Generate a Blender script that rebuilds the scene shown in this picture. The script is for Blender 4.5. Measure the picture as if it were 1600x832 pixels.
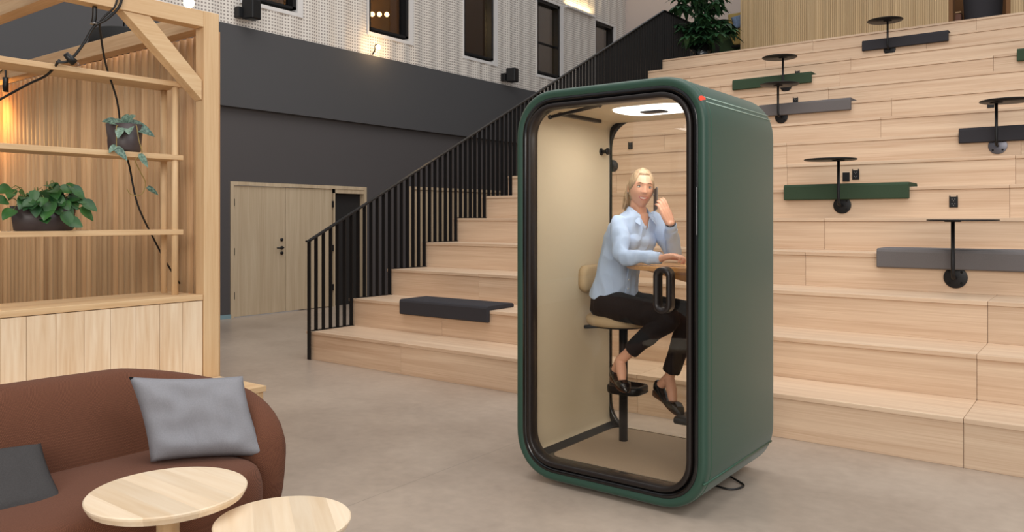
import bpy, bmesh, math, random
from math import sin, cos, pi, radians, sqrt, exp
from mathutils import Vector, Matrix, noise
for o in list(bpy.data.objects): bpy.data.objects.remove(o)
random.seed(7)
scn = bpy.context.scene
COL = scn.collection
# ------------------------------------------------------------------ camera
cam_d = bpy.data.cameras.new('camera'); cam = bpy.data.objects.new('camera', cam_d); COL.objects.link(cam)
cam.location = (0, 0, 1.5); cam.rotation_euler = (radians(90), 0, 0.6479)
cam_d.sensor_width = 36; cam_d.lens = 1233.2 / 1600 * 36; cam_d.shift_y = -73.4 / 1600
cam_d.clip_start = .05; cam_d.clip_end = 200
scn.camera = cam
scn.view_settings.view_transform = 'Standard'; scn.view_settings.look = 'None'
scn.view_settings.gamma = 1; scn.view_settings.use_curve_mapping = False
scn.view_settings.exposure = 0.0
# ------------------------------------------------------------------ world, skylight, lamps
w = bpy.data.worlds.new('world'); scn.world = w; w.use_nodes = True
bg = w.node_tree.nodes['Background']; bg.inputs[0].default_value = (.93, .96, 1, 1); bg.inputs[1].default_value = .52
def area(name, loc, rot, sx, sy, power, col):
    l = bpy.data.lights.new(name, 'AREA'); l.shape = 'RECTANGLE'; l.size = sx; l.size_y = sy; l.energy = power; l.color = col
    o = bpy.data.objects.new(name, l); COL.objects.link(o); o.location = loc; o.rotation_euler = rot; return o
area('atrium_skylight', (-3.5, 4.0, 10.5), (0, 0, 0), 9, 9, 640, (1, .95, .90))
area('front_fill_light', (3.6, -5.6, 4.4), (radians(74), 0, radians(33)), 8, 4, 620, (1, .93, .85))  # added fill aimed at the steps and booth interior, no actual window
area('booth_side_fill_light', (3.2, 4.5, 6.6), (radians(52), 0, radians(90)), 5, 2.2, 150, (.95, .97, 1))  # added fill that brightens the upper booth side, no actual window
# ------------------------------------------------------------------ materials
def srgb(r, g, b):
    f = lambda c: (c/255/12.92) if c/255 <= .04045 else ((c/255+.055)/1.055)**2.4
    return (f(r), f(g), f(b), 1)
def newmat(name, rough=.5, metal=0, spec=.5):
    m = bpy.data.materials.new(name); m.use_nodes = True
    b = m.node_tree.nodes['Principled BSDF']
    b.inputs['Roughness'].default_value = rough; b.inputs['Metallic'].default_value = metal
    b.inputs['Specular IOR Level'].default_value = spec
    return m, m.node_tree.nodes, m.node_tree.links, b
def plain(name, col, rough=.5, metal=0, spec=.5, bump=0, bscale=200, var=0, vscale=3, sheen=0):
    m, N, L, b = newmat(name, rough, metal, spec)
    b.inputs['Base Color'].default_value = col
    if sheen: b.inputs['Sheen Weight'].default_value = sheen; b.inputs['Sheen Roughness'].default_value = .4
    if var or bump: tc = N.new('ShaderNodeTexCoord')
    if var:
        nz = N.new('ShaderNodeTexNoise'); nz.inputs['Scale'].default_value = vscale; nz.inputs['Detail'].default_value = 5
        L.new(tc.outputs['Object'], nz.inputs['Vector'])
        mx = N.new('ShaderNodeMix'); mx.data_type = 'RGBA'
        mx.inputs[6].default_value = tuple(c*(1-var) for c in col[:3]) + (1,)
        mx.inputs[7].default_value = tuple(min(1, c*(1+var)) for c in col[:3]) + (1,)
        L.new(nz.outputs['Fac'], mx.inputs[0]); L.new(mx.outputs[2], b.inputs['Base Color'])
    if bump:
        n2 = N.new('ShaderNodeTexNoise'); n2.inputs['Scale'].default_value = bscale; n2.inputs['Detail'].default_value = 2
        L.new(tc.outputs['Object'], n2.inputs['Vector'])
        bp = N.new('ShaderNodeBump'); bp.inputs['Strength'].default_value = bump; bp.inputs['Distance'].default_value = .002
        L.new(n2.outputs['Fac'], bp.inputs['Height']); L.new(bp.outputs[0], b.inputs['Normal'])
    return m
def wood(name, light, dark, axis=0, band=14, along=.6, rough=.45, island=.12, fine=90, contrast=1.0, spec=.35):
    """Grain runs along the given axis; each separate board of a mesh gets its own tone."""
    m, N, L, b = newmat(name, rough, 0, spec)
    tc = N.new('ShaderNodeTexCoord'); geo = N.new('ShaderNodeNewGeometry')
    off = N.new('ShaderNodeVectorMath'); off.operation = 'SCALE'; off.inputs[0].default_value = (13.1, 7.7, 5.3)
    L.new(geo.outputs['Random Per Island'], off.inputs['Scale'])
    add = N.new('ShaderNodeVectorMath'); L.new(tc.outputs['Object'], add.inputs[0]); L.new(off.outputs[0], add.inputs[1])
    def nz(sc_a, sc_c, det, dist=0):
        mp = N.new('ShaderNodeMapping'); s = [sc_c]*3; s[axis] = sc_a; mp.inputs['Scale'].default_value = s
        L.new(add.outputs[0], mp.inputs['Vector'])
        n = N.new('ShaderNodeTexNoise'); n.inputs['Scale'].default_value = 1; n.inputs['Detail'].default_value = det
        n.inputs['Distortion'].default_value = dist
        L.new(mp.outputs[0], n.inputs['Vector']); return n
    n1 = nz(along, band, 2); n2 = nz(along*4, fine, 4, .4)
    ma = N.new('ShaderNodeMath'); ma.operation = 'MULTIPLY_ADD'; ma.inputs[1].default_value = .45
    L.new(n2.outputs['Fac'], ma.inputs[0]); 
    m2 = N.new('ShaderNodeMath'); m2.operation = 'MULTIPLY'; m2.inputs[1].default_value = .55; L.new(n1.outputs['Fac'], m2.inputs[0])
    L.new(m2.outputs[0], ma.inputs[2])
    cr = N.new('ShaderNodeValToRGB'); e = cr.color_ramp.elements
    e[0].position = .5-.2/contrast; e[0].color = dark; e[1].position = .5+.17/contrast; e[1].color = light
    L.new(ma.outputs[0], cr.inputs[0])
    hs = N.new('ShaderNodeHueSaturation')
    mr = N.new('ShaderNodeMapRange'); mr.inputs[3].default_value = 1-island; mr.inputs[4].default_value = 1+island*.6
    L.new(geo.outputs['Random Per Island'], mr.inputs[0]); L.new(mr.outputs[0], hs.inputs['Value'])
    L.new(cr.outputs[0], hs.inputs['Color']); L.new(hs.outputs[0], b.inputs['Base Color'])
    bp = N.new('ShaderNodeBump'); bp.inputs['Strength'].default_value = .08; bp.inputs['Distance'].default_value = .002
    L.new(n2.outputs['Fac'], bp.inputs['Height']); L.new(bp.outputs[0], b.inputs['Normal'])
    return m
def weave(name, c1, c2, scale=260, rough=.9, bump=.5, sheen=.3):
    m, N, L, b = newmat(name, rough, 0, .2)
    b.inputs['Sheen Weight'].default_value = sheen
    tc = N.new('ShaderNodeTexCoord')
    wv = []
    for a in ((1, 1, .6), (-1, 1, .6)):
        mp = N.new('ShaderNodeMapping'); mp.inputs['Rotation'].default_value = (0, 0, 0); mp.inputs['Scale'].default_value = a
        L.new(tc.outputs['Object'], mp.inputs['Vector'])
        wt = N.new('ShaderNodeTexWave'); wt.bands_direction = 'DIAGONAL'; wt.inputs['Scale'].default_value = scale/3; wt.inputs['Distortion'].default_value = 1.2
        wt.inputs['Detail Scale'].default_value = 3
        L.new(mp.outputs[0], wt.inputs['Vector']); wv.append(wt)
    mu = N.new('ShaderNodeMath'); mu.operation = 'MULTIPLY'; L.new(wv[0].outputs['Fac'], mu.inputs[0]); L.new(wv[1].outputs['Fac'], mu.inputs[1])
    nz = N.new('ShaderNodeTexNoise'); nz.inputs['Scale'].default_value = scale; L.new(tc.outputs['Object'], nz.inputs['Vector'])
    ad = N.new('ShaderNodeMath'); ad.operation = 'MULTIPLY_ADD'; ad.inputs[1].default_value = .6; L.new(mu.outputs[0], ad.inputs[0]); 
    h = N.new('ShaderNodeMath'); h.operation = 'MULTIPLY'; h.inputs[1].default_value = .5; L.new(nz.outputs['Fac'], h.inputs[0]); L.new(h.outputs[0], ad.inputs[2])
    mx = N.new('ShaderNodeMix'); mx.data_type = 'RGBA'; mx.inputs[6].default_value = c1; mx.inputs[7].default_value = c2
    L.new(ad.outputs[0], mx.inputs[0]); L.new(mx.outputs[2], b.inputs['Base Color'])
    bp = N.new('ShaderNodeBump'); bp.inputs['Strength'].default_value = bump; bp.inputs['Distance'].default_value = .002
    L.new(ad.outputs[0], bp.inputs['Height']); L.new(bp.outputs[0], b.inputs['Normal'])
    return m
def glass(name, tint=(.96, .97, .95, 1), ior=1.5, refl=1.0):
    m = bpy.data.materials.new(name); m.use_nodes = True; N = m.node_tree.nodes; L = m.node_tree.links; N.clear()
    o = N.new('ShaderNodeOutputMaterial'); t = N.new('ShaderNodeBsdfTransparent'); g = N.new('ShaderNodeBsdfGlossy'); mx = N.new('ShaderNodeMixShader')
    t.inputs[0].default_value = tint; g.inputs['Roughness'].default_value = .01
    fr = N.new('ShaderNodeFresnel'); fr.inputs[0].default_value = ior
    mu = N.new('ShaderNodeMath'); mu.operation = 'MULTIPLY'; mu.inputs[1].default_value = refl; L.new(fr.outputs[0], mu.inputs[0])
    ge = N.new('ShaderNodeNewGeometry'); fb = N.new('ShaderNodeMath'); fb.operation = 'SUBTRACT'; fb.inputs[0].default_value = 1; L.new(ge.outputs['Backfacing'], fb.inputs[1])
    m3 = N.new('ShaderNodeMath'); m3.operation = 'MULTIPLY'; L.new(mu.outputs[0], m3.inputs[0]); L.new(fb.outputs[0], m3.inputs[1])   # one reflection per pane, on its outer face
    L.new(m3.outputs[0], mx.inputs[0]); L.new(t.outputs[0], mx.inputs[1]); L.new(g.outputs[0], mx.inputs[2]); L.new(mx.outputs[0], o.inputs[0])
    return m
def emit(name, col, s):
    m = bpy.data.materials.new(name); m.use_nodes = True; N = m.node_tree.nodes; L = m.node_tree.links; N.clear()
    o = N.new('ShaderNodeOutputMaterial'); e = N.new('ShaderNodeEmission'); e.inputs[0].default_value = col; e.inputs[1].default_value = s
    L.new(e.outputs[0], o.inputs[0]); return m
def perforated():
    m, N, L, b = newmat('perforated_cladding', .6, 0, .3)
    tc = N.new('ShaderNodeTexCoord'); sp = N.new('ShaderNodeSeparateXYZ'); L.new(tc.outputs['Object'], sp.inputs[0])
    def cell(out, pitch, hole):
        a = N.new('ShaderNodeMath'); a.operation = 'DIVIDE'; a.inputs[1].default_value = pitch; L.new(out, a.inputs[0])
        f = N.new('ShaderNodeMath'); f.operation = 'FRACT'; L.new(a.outputs[0], f.inputs[0])
        s = N.new('ShaderNodeMath'); s.operation = 'SUBTRACT'; s.inputs[1].default_value = .5; L.new(f.outputs[0], s.inputs[0])
        ab = N.new('ShaderNodeMath'); ab.operation = 'ABSOLUTE'; L.new(s.outputs[0], ab.inputs[0])
        lt = N.new('ShaderNodeMath'); lt.operation = 'LESS_THAN'; lt.inputs[1].default_value = hole; L.new(ab.outputs[0], lt.inputs[0]); return lt
    hy = cell(sp.outputs['Y'], .052, .27); hz = cell(sp.outputs['Z'], .052, .24)
    mu = N.new('ShaderNodeMath'); mu.operation = 'MULTIPLY'; L.new(hy.outputs[0], mu.inputs[0]); L.new(hz.outputs[0], mu.inputs[1])
    mx = N.new('ShaderNodeMix'); mx.data_type = 'RGBA'; mx.inputs[6].default_value = srgb(226, 220, 212); mx.inputs[7].default_value = srgb(152, 145, 139)
    L.new(mu.outputs[0], mx.inputs[0]); L.new(mx.outputs[2], b.inputs['Base Color']); return m
def concrete():
    m, N, L, b = newmat('polished_concrete', .32, 0, .5)
    tc = N.new('ShaderNodeTexCoord')
    n1 = N.new('ShaderNodeTexNoise'); n1.inputs['Scale'].default_value = .8; n1.inputs['Detail'].default_value = 7; n1.inputs['Roughness'].default_value = .6
    n2 = N.new('ShaderNodeTexNoise'); n2.inputs['Scale'].default_value = 14; n2.inputs['Detail'].default_value = 6
    L.new(tc.outputs['Object'], n1.inputs['Vector']); L.new(tc.outputs['Object'], n2.inputs['Vector'])
    ma = N.new('ShaderNodeMath'); ma.operation = 'MULTIPLY_ADD'; ma.inputs[1].default_value = .25; L.new(n2.outputs['Fac'], ma.inputs[0])
    m2 = N.new('ShaderNodeMath'); m2.operation = 'MULTIPLY'; m2.inputs[1].default_value = .75; L.new(n1.outputs['Fac'], m2.inputs[0]); L.new(m2.outputs[0], ma.inputs[2])
    cr = N.new('ShaderNodeValToRGB'); e = cr.color_ramp.elements
    e[0].position = .36; e[0].color = srgb(154, 139, 126); e[1].position = .64; e[1].color = srgb(182, 167, 152)
    L.new(ma.outputs[0], cr.inputs[0])
    # saw-cut joints of the slab
    sp = N.new('ShaderNodeSeparateXYZ'); L.new(tc.outputs['Object'], sp.inputs[0])
    def line(out, at):
        s = N.new('ShaderNodeMath'); s.operation = 'SUBTRACT'; s.inputs[1].default_value = at; L.new(out, s.inputs[0])
        a = N.new('ShaderNodeMath'); a.operation = 'ABSOLUTE'; L.new(s.outputs[0], a.inputs[0])
        lt = N.new('ShaderNodeMath'); lt.operation = 'LESS_THAN'; lt.inputs[1].default_value = .003; L.new(a.outputs[0], lt.inputs[0]); return lt
    l1 = line(sp.outputs['X'], -3.17)
    l2 = line(sp.outputs['Y'], .9)
    mxm = N.new('ShaderNodeMath'); mxm.operation = 'MAXIMUM'; L.new(l1.outputs[0], mxm.inputs[0]); L.new(l2.outputs[0], mxm.inputs[1])
    sc = N.new('ShaderNodeMath'); sc.operation = 'MULTIPLY'; sc.inputs[1].default_value = .35; L.new(mxm.outputs[0], sc.inputs[0])
    mx = N.new('ShaderNodeMix'); mx.data_type = 'RGBA'; mx.inputs[7].default_value = srgb(95, 88, 82)
    L.new(sc.outputs[0], mx.inputs[0]); L.new(cr.outputs[0], mx.inputs[6]); L.new(mx.outputs[2], b.inputs['Base Color'])
    rr = N.new('ShaderNodeMapRange'); rr.inputs[3].default_value = .26; rr.inputs[4].default_value = .42; L.new(n1.outputs['Fac'], rr.inputs[0]); L.new(rr.outputs[0], b.inputs['Roughness'])
    bp = N.new('ShaderNodeBump'); bp.inputs['Strength'].default_value = .04; L.new(n2.outputs['Fac'], bp.inputs['Height']); L.new(bp.outputs[0], b.inputs['Normal'])
    return m
def leafmat(name, c1, c2, scale=8):
    m, N, L, b = newmat(name, .42, 0, .5)
    geo = N.new('ShaderNodeNewGeometry'); tc = N.new('ShaderNodeTexCoord')
    nz = N.new('ShaderNodeTexNoise'); nz.inputs['Scale'].default_value = scale; L.new(tc.outputs['Object'], nz.inputs['Vector'])
    ad = N.new('ShaderNodeMath'); ad.operation = 'MULTIPLY_ADD'; ad.inputs[1].default_value = .5
    L.new(geo.outputs['Random Per Island'], ad.inputs[0])
    cr = N.new('ShaderNodeMapRange'); cr.inputs[1].default_value = .4; cr.inputs[2].default_value = .6; cr.inputs[4].default_value = .5; L.new(nz.outputs['Fac'], cr.inputs[0])
    L.new(cr.outputs[0], ad.inputs[2])
    mx = N.new('ShaderNodeMix'); mx.data_type = 'RGBA'; mx.inputs[6].default_value = c1; mx.inputs[7].default_value = c2
    L.new(ad.outputs[0], mx.inputs[0]); L.new(mx.outputs[2], b.inputs['Base Color']); return m

LT, DK = srgb(219, 194, 167), srgb(194, 163, 135)
M = dict(
    step_wood=wood('step_pine', LT, DK, 0, 16, .5, .42, .09, 120, 1.15),
    pale_wood=wood('frame_pine_y', srgb(230, 200, 158), srgb(208, 169, 124), 1, 16, .8, .5, .05),
    pale_wood_z=wood('frame_pine_z', srgb(230, 200, 158), srgb(208, 169, 124), 2, 16, .8, .5, .05),
    pale_wood_x=wood('frame_pine_x', srgb(222, 190, 150), srgb(194, 154, 114), 0, 16, .8, .5, .05),
    slat_wood=wood('slat_wood', srgb(226, 188, 142), srgb(188, 143, 99), 2, 8, .6, .5, .26, 60),
    plank_wood=wood('ash_planks', srgb(236, 217, 190), srgb(216, 187, 152), 2, 9, .9, .45, .14, 55, 1.3),
    door_wood=wood('door_ash', srgb(208, 190, 162), srgb(184, 163, 134), 2, 14, .5, .5, .05, 80),
    landing_slat=wood('landing_slats', srgb(202, 176, 136), srgb(178, 150, 110), 2, 6, .4, .5, .14, 60),
    table_wood=wood('table_birch', srgb(240, 222, 196), srgb(224, 198, 164), 1, 7, .6, .32, .10, 40, 1.2, .5),
    desk_wood=wood('desk_oak', srgb(206, 158, 98), srgb(170, 118, 66), 0, 14, 2, .35, .04, 80),
    charcoal=plain('charcoal_wall', srgb(80, 80, 82), .7, 0, .3, var=.04, vscale=1),
    charcoal2=plain('charcoal_wall_recess', srgb(84, 81, 82), .7, 0, .3, var=.04, vscale=1),
    offwhite=plain('offwhite_trim', srgb(222, 220, 218), .5),
    plaster=plain('pale_plaster', srgb(206, 192, 184), .8),
    perf=perforated(), floor=concrete(),
    black=plain('black_steel', srgb(22, 22, 24), .42, .3),
    blackgloss=plain('black_gloss', srgb(14, 14, 15), .16, 0, .6),
    darkframe=plain('bronze_black_frame', srgb(36, 30, 28), .36, .25),
    green=plain('green_shell', srgb(40, 72, 59), .46, 0, .5, bump=.05, bscale=600, sheen=.15),
    green2=plain('green_shell_edge', srgb(46, 84, 66), .40, 0, .5),
    felt=plain('beige_felt', srgb(205, 191, 166), .95, 0, .1, bump=.3, bscale=400),
    carpet=plain('booth_carpet', srgb(178, 158, 136), .95, 0, .1, bump=.9, bscale=420, var=.25, vscale=230),
    seatfab=plain('stool_fabric', srgb(188, 166, 134), .9, 0, .15, bump=.3, bscale=500),
    glass=glass('booth_glass', (.975, .965, .94, 1), 1.5, 1.3), winglass=glass('window_glass', (.62, .66, .68, 1), 1.5, 1.4),
    lampwhite=emit('lamp_diffuser', (1, .97, .93, 1), 2.6), bulb=emit('warm_bulb', (1, .62, .28, 1), 45),
    red=emit('red_status_light', (1, .10, .06, 1), 1.2), whitepl=plain('white_piping', srgb(176, 200, 188), .4),
    sofa=weave('brown_sofa_weave', srgb(72, 42, 31), srgb(134, 88, 66), 330, .9, .5, .04),
    lightgrey=plain('light_grey_linen', srgb(140, 140, 145), .9, 0, .15, bump=.6, bscale=420, var=.14, vscale=160),
    darkgrey=plain('dark_grey_wool', srgb(70, 68, 68), .95, 0, .1, bump=.8, bscale=300, var=.25, vscale=220),
    pad_dark=plain('dark_grey_pad', srgb(58, 57, 61), .9, 0, .15, bump=.4, bscale=400, var=.15, vscale=200),
    pad_grey=plain('mid_grey_pad', srgb(108, 104, 104), .9, 0, .15, bump=.4, bscale=400, var=.15, vscale=200),
    pad_green=plain('green_pad', srgb(60, 77, 60), .9, 0, .15, bump=.4, bscale=400, var=.15, vscale=200),
    plate=plain('grey_steel_plate', srgb(104, 104, 112), .35, .8), hole=plain('dark_hole', srgb(10, 10, 10), .8),
    pot=plain('dark_taupe_pot', srgb(74, 64, 64), .42, 0, .5), soil=plain('soil', srgb(50, 36, 26), .95, bump=.8, bscale=80),
    leaf=leafmat('heart_leaf', srgb(24, 62, 36), srgb(62, 108, 48)), leaf2=leafmat('spotted_leaf', srgb(34, 70, 58), srgb(136, 164, 146), 70),
    leaf3=leafmat('umbrella_leaf', srgb(22, 56, 38), srgb(66, 106, 66)), stem=plain('stem', srgb(110, 116, 60), .6), vine=plain('vine', srgb(150, 128, 74), .6),
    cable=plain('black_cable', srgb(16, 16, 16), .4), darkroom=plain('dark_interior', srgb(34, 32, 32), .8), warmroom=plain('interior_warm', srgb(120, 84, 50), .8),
    skin=plain('skin', srgb(218, 166, 140), .48, 0, .4, var=.05, vscale=20), hair=None,
    shirt=plain('blue_shirt', srgb(184, 206, 240), .8, 0, .2, bump=.15, bscale=700), button=plain('button', srgb(225, 232, 240), .3),
    trousers=plain('black_trousers', srgb(20, 20, 24), .75, 0, .25, bump=.2, bscale=700), shoe=plain('black_leather', srgb(14, 14, 16), .2, 0, .6), sole=plain('brown_heel', srgb(96, 62, 40), .5),
    lips=plain('lips', srgb(198, 104, 98), .35), teeth=plain('teeth', srgb(244, 240, 232), .3), eyew=plain('eye_white', srgb(232, 228, 224), .25), iris=plain('iris', srgb(58, 66, 72), .2), brow=plain('brow', srgb(120, 86, 58), .8),
    phone=plain('phone_metal', srgb(120, 112, 108), .25, .6), pink=plain('pink_brown_back', srgb(128, 90, 76), .8), blockblue=plain('blue_cushion', srgb(120, 140, 170), .85), mustard=plain('mustard_tuft', srgb(188, 160, 96), .85), sofagreen=plain('green_highback', srgb(62, 84, 56), .85),
    base=plain('baseboard_reflection_tint', srgb(130, 160, 170), .4), steel=plain('brushed_steel', srgb(150, 150, 150), .3, .9), amber=emit('amber_interior_lamp', (1, .55, .2, 1), 12),
)
M['skin'].node_tree.nodes['Principled BSDF'].inputs['Subsurface Weight'].default_value = .08
M['skin'].node_tree.nodes['Principled BSDF'].inputs['Subsurface Radius'].default_value = (.01, .004, .002)
M['hair'] = wood('blond_hair', srgb(190, 166, 134), srgb(122, 98, 74), 2, 70, 3, .45, .0, 220)

# ------------------------------------------------------------------ mesh helpers
class MB:
    def __init__(s): s.v = []; s.f = []; s.sm = []
    def add(s, vs, fs, smooth=False):
        n = len(s.v); s.v += [tuple(p) for p in vs]; s.f += [tuple(i+n for i in f) for f in fs]; s.sm += [smooth]*len(fs); return s
    def box(s, x0, x1, y0, y1, z0, z1):
        return s.add([(x, y, z) for x in (x0, x1) for y in (y0, y1) for z in (z0, z1)], [(0, 1, 3, 2), (4, 6, 7, 5), (0, 4, 5, 1), (2, 3, 7, 6), (0, 2, 6, 4), (1, 5, 7, 3)])
    def loft(s, rings, closed=True, caps=True, smooth=True):
        n = len(rings[0]); vs = [p for r in rings for p in r]; fs = []
        for i in range(len(rings)-1):
            for j in range(n if closed else n-1):
                k = (j+1) % n; fs.append((i*n+j, i*n+k, (i+1)*n+k, (i+1)*n+j))
        if caps and closed:
            fs.append(tuple(range(n-1, -1, -1))); fs.append(tuple((len(rings)-1)*n+j for j in range(n)))
        return s.add(vs, fs, smooth)
    def tube(s, pts, r, n=12, caps=True):
        pts = [Vector(p) for p in pts]; rr = r if isinstance(r, (list, tuple)) else [r]*len(pts); rings = []
        up = None
        for i, p in enumerate(pts):
            a = pts[max(0, i-1)]; b = pts[min(len(pts)-1, i+1)]; t = (b-a).normalized()
            if up is None:
                up = Vector((0, 0, 1)) if abs(t.z) < .9 else Vector((1, 0, 0))
            u = t.cross(up).normalized(); v = u.cross(t).normalized(); up = v
            rings.append([p+u*cos(2*pi*j/n)*rr[i]+v*sin(2*pi*j/n)*rr[i] for j in range(n)])
        return s.loft(rings, caps=caps)
    def lathe(s, prof, c=(0, 0, 0), n=32, smooth=True):
        rings = [[(c[0]+r*cos(2*pi*j/n), c[1]+r*sin(2*pi*j/n), c[2]+z) for j in range(n)] for r, z in prof]
        return s.loft(rings, smooth=smooth)
    def cyl(s, p, q, r, n=24): return s.tube([p, q], r, n)
    def sphere(s, c, r, n=16, m=10, fn=None):
        rx, ry, rz = r if isinstance(r, (tuple, list)) else (r, r, r)
        rings = []
        for i in range(m+1):
            a = -pi/2+pi*max(.02, min(m-.02, i))/m if 0 < i < m else (-pi/2+.02 if i == 0 else pi/2-.02)
            rings.append([(c[0]+rx*cos(a)*cos(2*pi*j/n), c[1]+ry*cos(a)*sin(2*pi*j/n), c[2]+rz*sin(a)) for j in range(n)])
        return s.loft(rings)
    def build(s, name, mat, parent=None, bevel=0, segs=2, subsurf=0):
        me = bpy.data.meshes.new(name); me.from_pydata(s.v, [], s.f)
        me.polygons.foreach_set('use_smooth', s.sm); me.update()
        bm = bmesh.new(); bm.from_mesh(me); bmesh.ops.recalc_face_normals(bm, faces=bm.faces); bm.to_mesh(me); bm.free()
        me.materials.append(mat); o = bpy.data.objects.new(name, me); COL.objects.link(o)
        if parent is not None: o.parent = parent; o.matrix_parent_inverse = inv(parent)
        if bevel:
            b = o.modifiers.new('bevel', 'BEVEL'); b.width = bevel; b.segments = segs; b.limit_method = 'ANGLE'; b.angle_limit = radians(40)
        if subsurf:
            b = o.modifiers.new('sub', 'SUBSURF'); b.levels = subsurf; b.render_levels = subsurf
        return o
WM = {}
def inv(p):   # parents are only empties at a location (or meshes at the origin)
    if p.name in WM: return Matrix.Translation(-WM[p.name])
    return Matrix.Identity(4)
def thing(name, label, cat, loc=(0, 0, 0), group=None, kind=None):
    o = bpy.data.objects.new(name, None); COL.objects.link(o); o.location = loc; o.empty_display_size = .1
    WM[o.name] = Vector(loc); return tag(o, label, cat, group, kind)
def tag(o, label=None, cat=None, group=None, kind=None):
    if label: o['label'] = label
    if cat: o['category'] = cat
    if group: o['group'] = group
    if kind: o['kind'] = kind
    return o
def struct(o): o['kind'] = 'structure'; return o
def copy_thing(root, dx, label, first_label=None):
    r = root.copy(); COL.objects.link(r); r.location = root.location + Vector(dx); r['label'] = label; r.parent = None
    def rec(src, dst):
        for ch in [c for c in bpy.data.objects if c.parent == src]:
            c = ch.copy(); COL.objects.link(c); c.parent = dst; rec(ch, c)
    rec(root, r); return r
def rrect(x0, x1, z0, z1, r, n=10, p=2.0):
    """rounded rectangle outline (x,z), counter-clockwise"""
    out = []
    for cx, cz, a0 in ((x1-r, z1-r, 0), (x0+r, z1-r, 90), (x0+r, z0+r, 180), (x1-r, z0+r, 270)):
        for i in range(n+1):
            a = radians(a0+90*i/n); c, s_ = cos(a), sin(a)
            out.append((cx+r*math.copysign(abs(c)**(2/p), c), cz+r*math.copysign(abs(s_)**(2/p), s_)))
    return out
def smoothpath(pts, n=8):
    P = [Vector(p) for p in pts]; out = []
    for i in range(len(P)-1):
        a = P[max(0, i-1)]; b = P[i]; c = P[i+1]; d = P[min(len(P)-1, i+2)]
        for k in range(n):
            t = k/n; out.append(.5*((2*b)+(c-a)*t+(2*a-5*b+4*c-d)*t*t+(3*b-a-3*c+d)*t**3))
    out.append(P[-1]); return out

# ------------------------------------------------------------------ structure: floor, walls
R_, T_, SX, SY = .3021, .5919, -6.796, 5.426
struct(MB().box(-12, 12, -12, 22, -.1, 0).build('floor', M['floor']))
WX = -10.5
wl = struct(thing('wall_left', None, None, (WX, 6, 0)))
D0, D1, DZ = 6.93, 9.66, 2.07
D2, D3, DZ2 = 10.75, 13.65, 2.12
mb = MB()
for a, b_, z0 in ((-12, D0, 0), (D0, D1, DZ), (D1, D2, 0), (D2, D3, DZ2), (D3, 22, 0)):
    mb.box(WX-.30, WX-.08, a, b_, z0, 3.25)
mb.build('lower_wall', M['charcoal2'], wl)
MB().box(WX-.30, WX+.02, -12, 22, 3.19, 4.42).build('fascia', M['charcoal'], wl)
struct(MB().box(WX-.08, WX-.055, -12, D0, 0, .06).build('baseboard_left', M['base']))  # blue colour painted in for light reflected along the wall foot
# perforated cladding with window openings
wins = [(7.08, 8.10, 4.90, 6.6), (9.65, 10.67, 4.90, 6.6), (12.24, 13.24, 4.90, 6.6), (14.82, 15.80, 4.90, 6.6), (17.40, 18.36, 4.90, 6.6)]
ZT = 9.0
mb = MB()
ys = [-2+.045*i for i in range(int(21.05/.045)+1)]
def cladx(y): return WX+.012*sin(2*pi*y/.36)
for i in range(len(ys)-1):
    y0, y1 = ys[i], ys[i+1]; spans = [(4.42, ZT)]
    for a, b_, c, d in wins:
        if a-.02 <= (y0+y1)/2 <= b_+.10: spans = [(4.42, c-.10), (d+.02, ZT)]
    for c, d in spans:
        mb.add([(cladx(y0), y0, c), (cladx(y1), y1, c), (cladx(y1), y1, d), (cladx(y0), y0, d)], [(0, 1, 2, 3)], True)
        mb.add([(cladx(y0), y0, c), (cladx(y1), y1, c), (WX-.3, y1, c), (WX-.3, y0, c)], [(0, 1, 2, 3)])
mb.build('perforated_cladding', M['perf'], wl)
MB().box(WX-3, WX-2.9, -2, 19, 4.42, ZT).build('back_room_wall', M['warmroom'], wl)
MB().box(WX-3, WX-.3, -2, 19, 4.3, 4.42).build('back_room_floor', M['darkroom'], wl)
for i, (a, b_, c, d) in enumerate(wins):
    t = struct(thing('window_%d' % (i+1), None, None, (WX, (a+b_)/2, c)))
    m = MB()   # smooth off-white surround, deep reveal
    m.box(WX-.22, WX+.014, a-.03, a, c-.12, d+.03); m.box(WX-.22, WX+.014, b_, b_+.11, c-.12, d+.03)
    m.box(WX-.22, WX+.014, a, b_, d, d+.03)
    m.add([(WX+.016, a, c-.12), (WX+.016, b_, c-.12), (WX-.22, b_, c-.12), (WX-.22, a, c-.12), (WX+.016, a, c-.06), (WX+.016, b_, c-.06), (WX-.22, b_, c+.0), (WX-.22, a, c+.0)],
          [(0, 1, 2, 3), (4, 5, 6, 7), (0, 1, 5, 4), (1, 2, 6, 5), (2, 3, 7, 6), (3, 0, 4, 7)])
    m.build('window_surround', M['offwhite'], t)
    f = .07; m = MB()
    m.box(WX-.2, WX-.02, a, a+f, c, d); m.box(WX-.2, WX-.02, b_-f, b_, c, d); m.box(WX-.2, WX-.02, a, b_, c, c+f*.5); m.box(WX-.2, WX-.02, a, b_, d-f, d)
    if i == 3: m.box(WX-.2, WX-.12, a, b_, 5.62, 5.65)
    m.build('window_frame', M['black'], t)
    MB().box(WX-.15, WX-.14, a+f, b_-f, c+f*.5, d-f).build('window_pane', M['winglass'], t)
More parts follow.
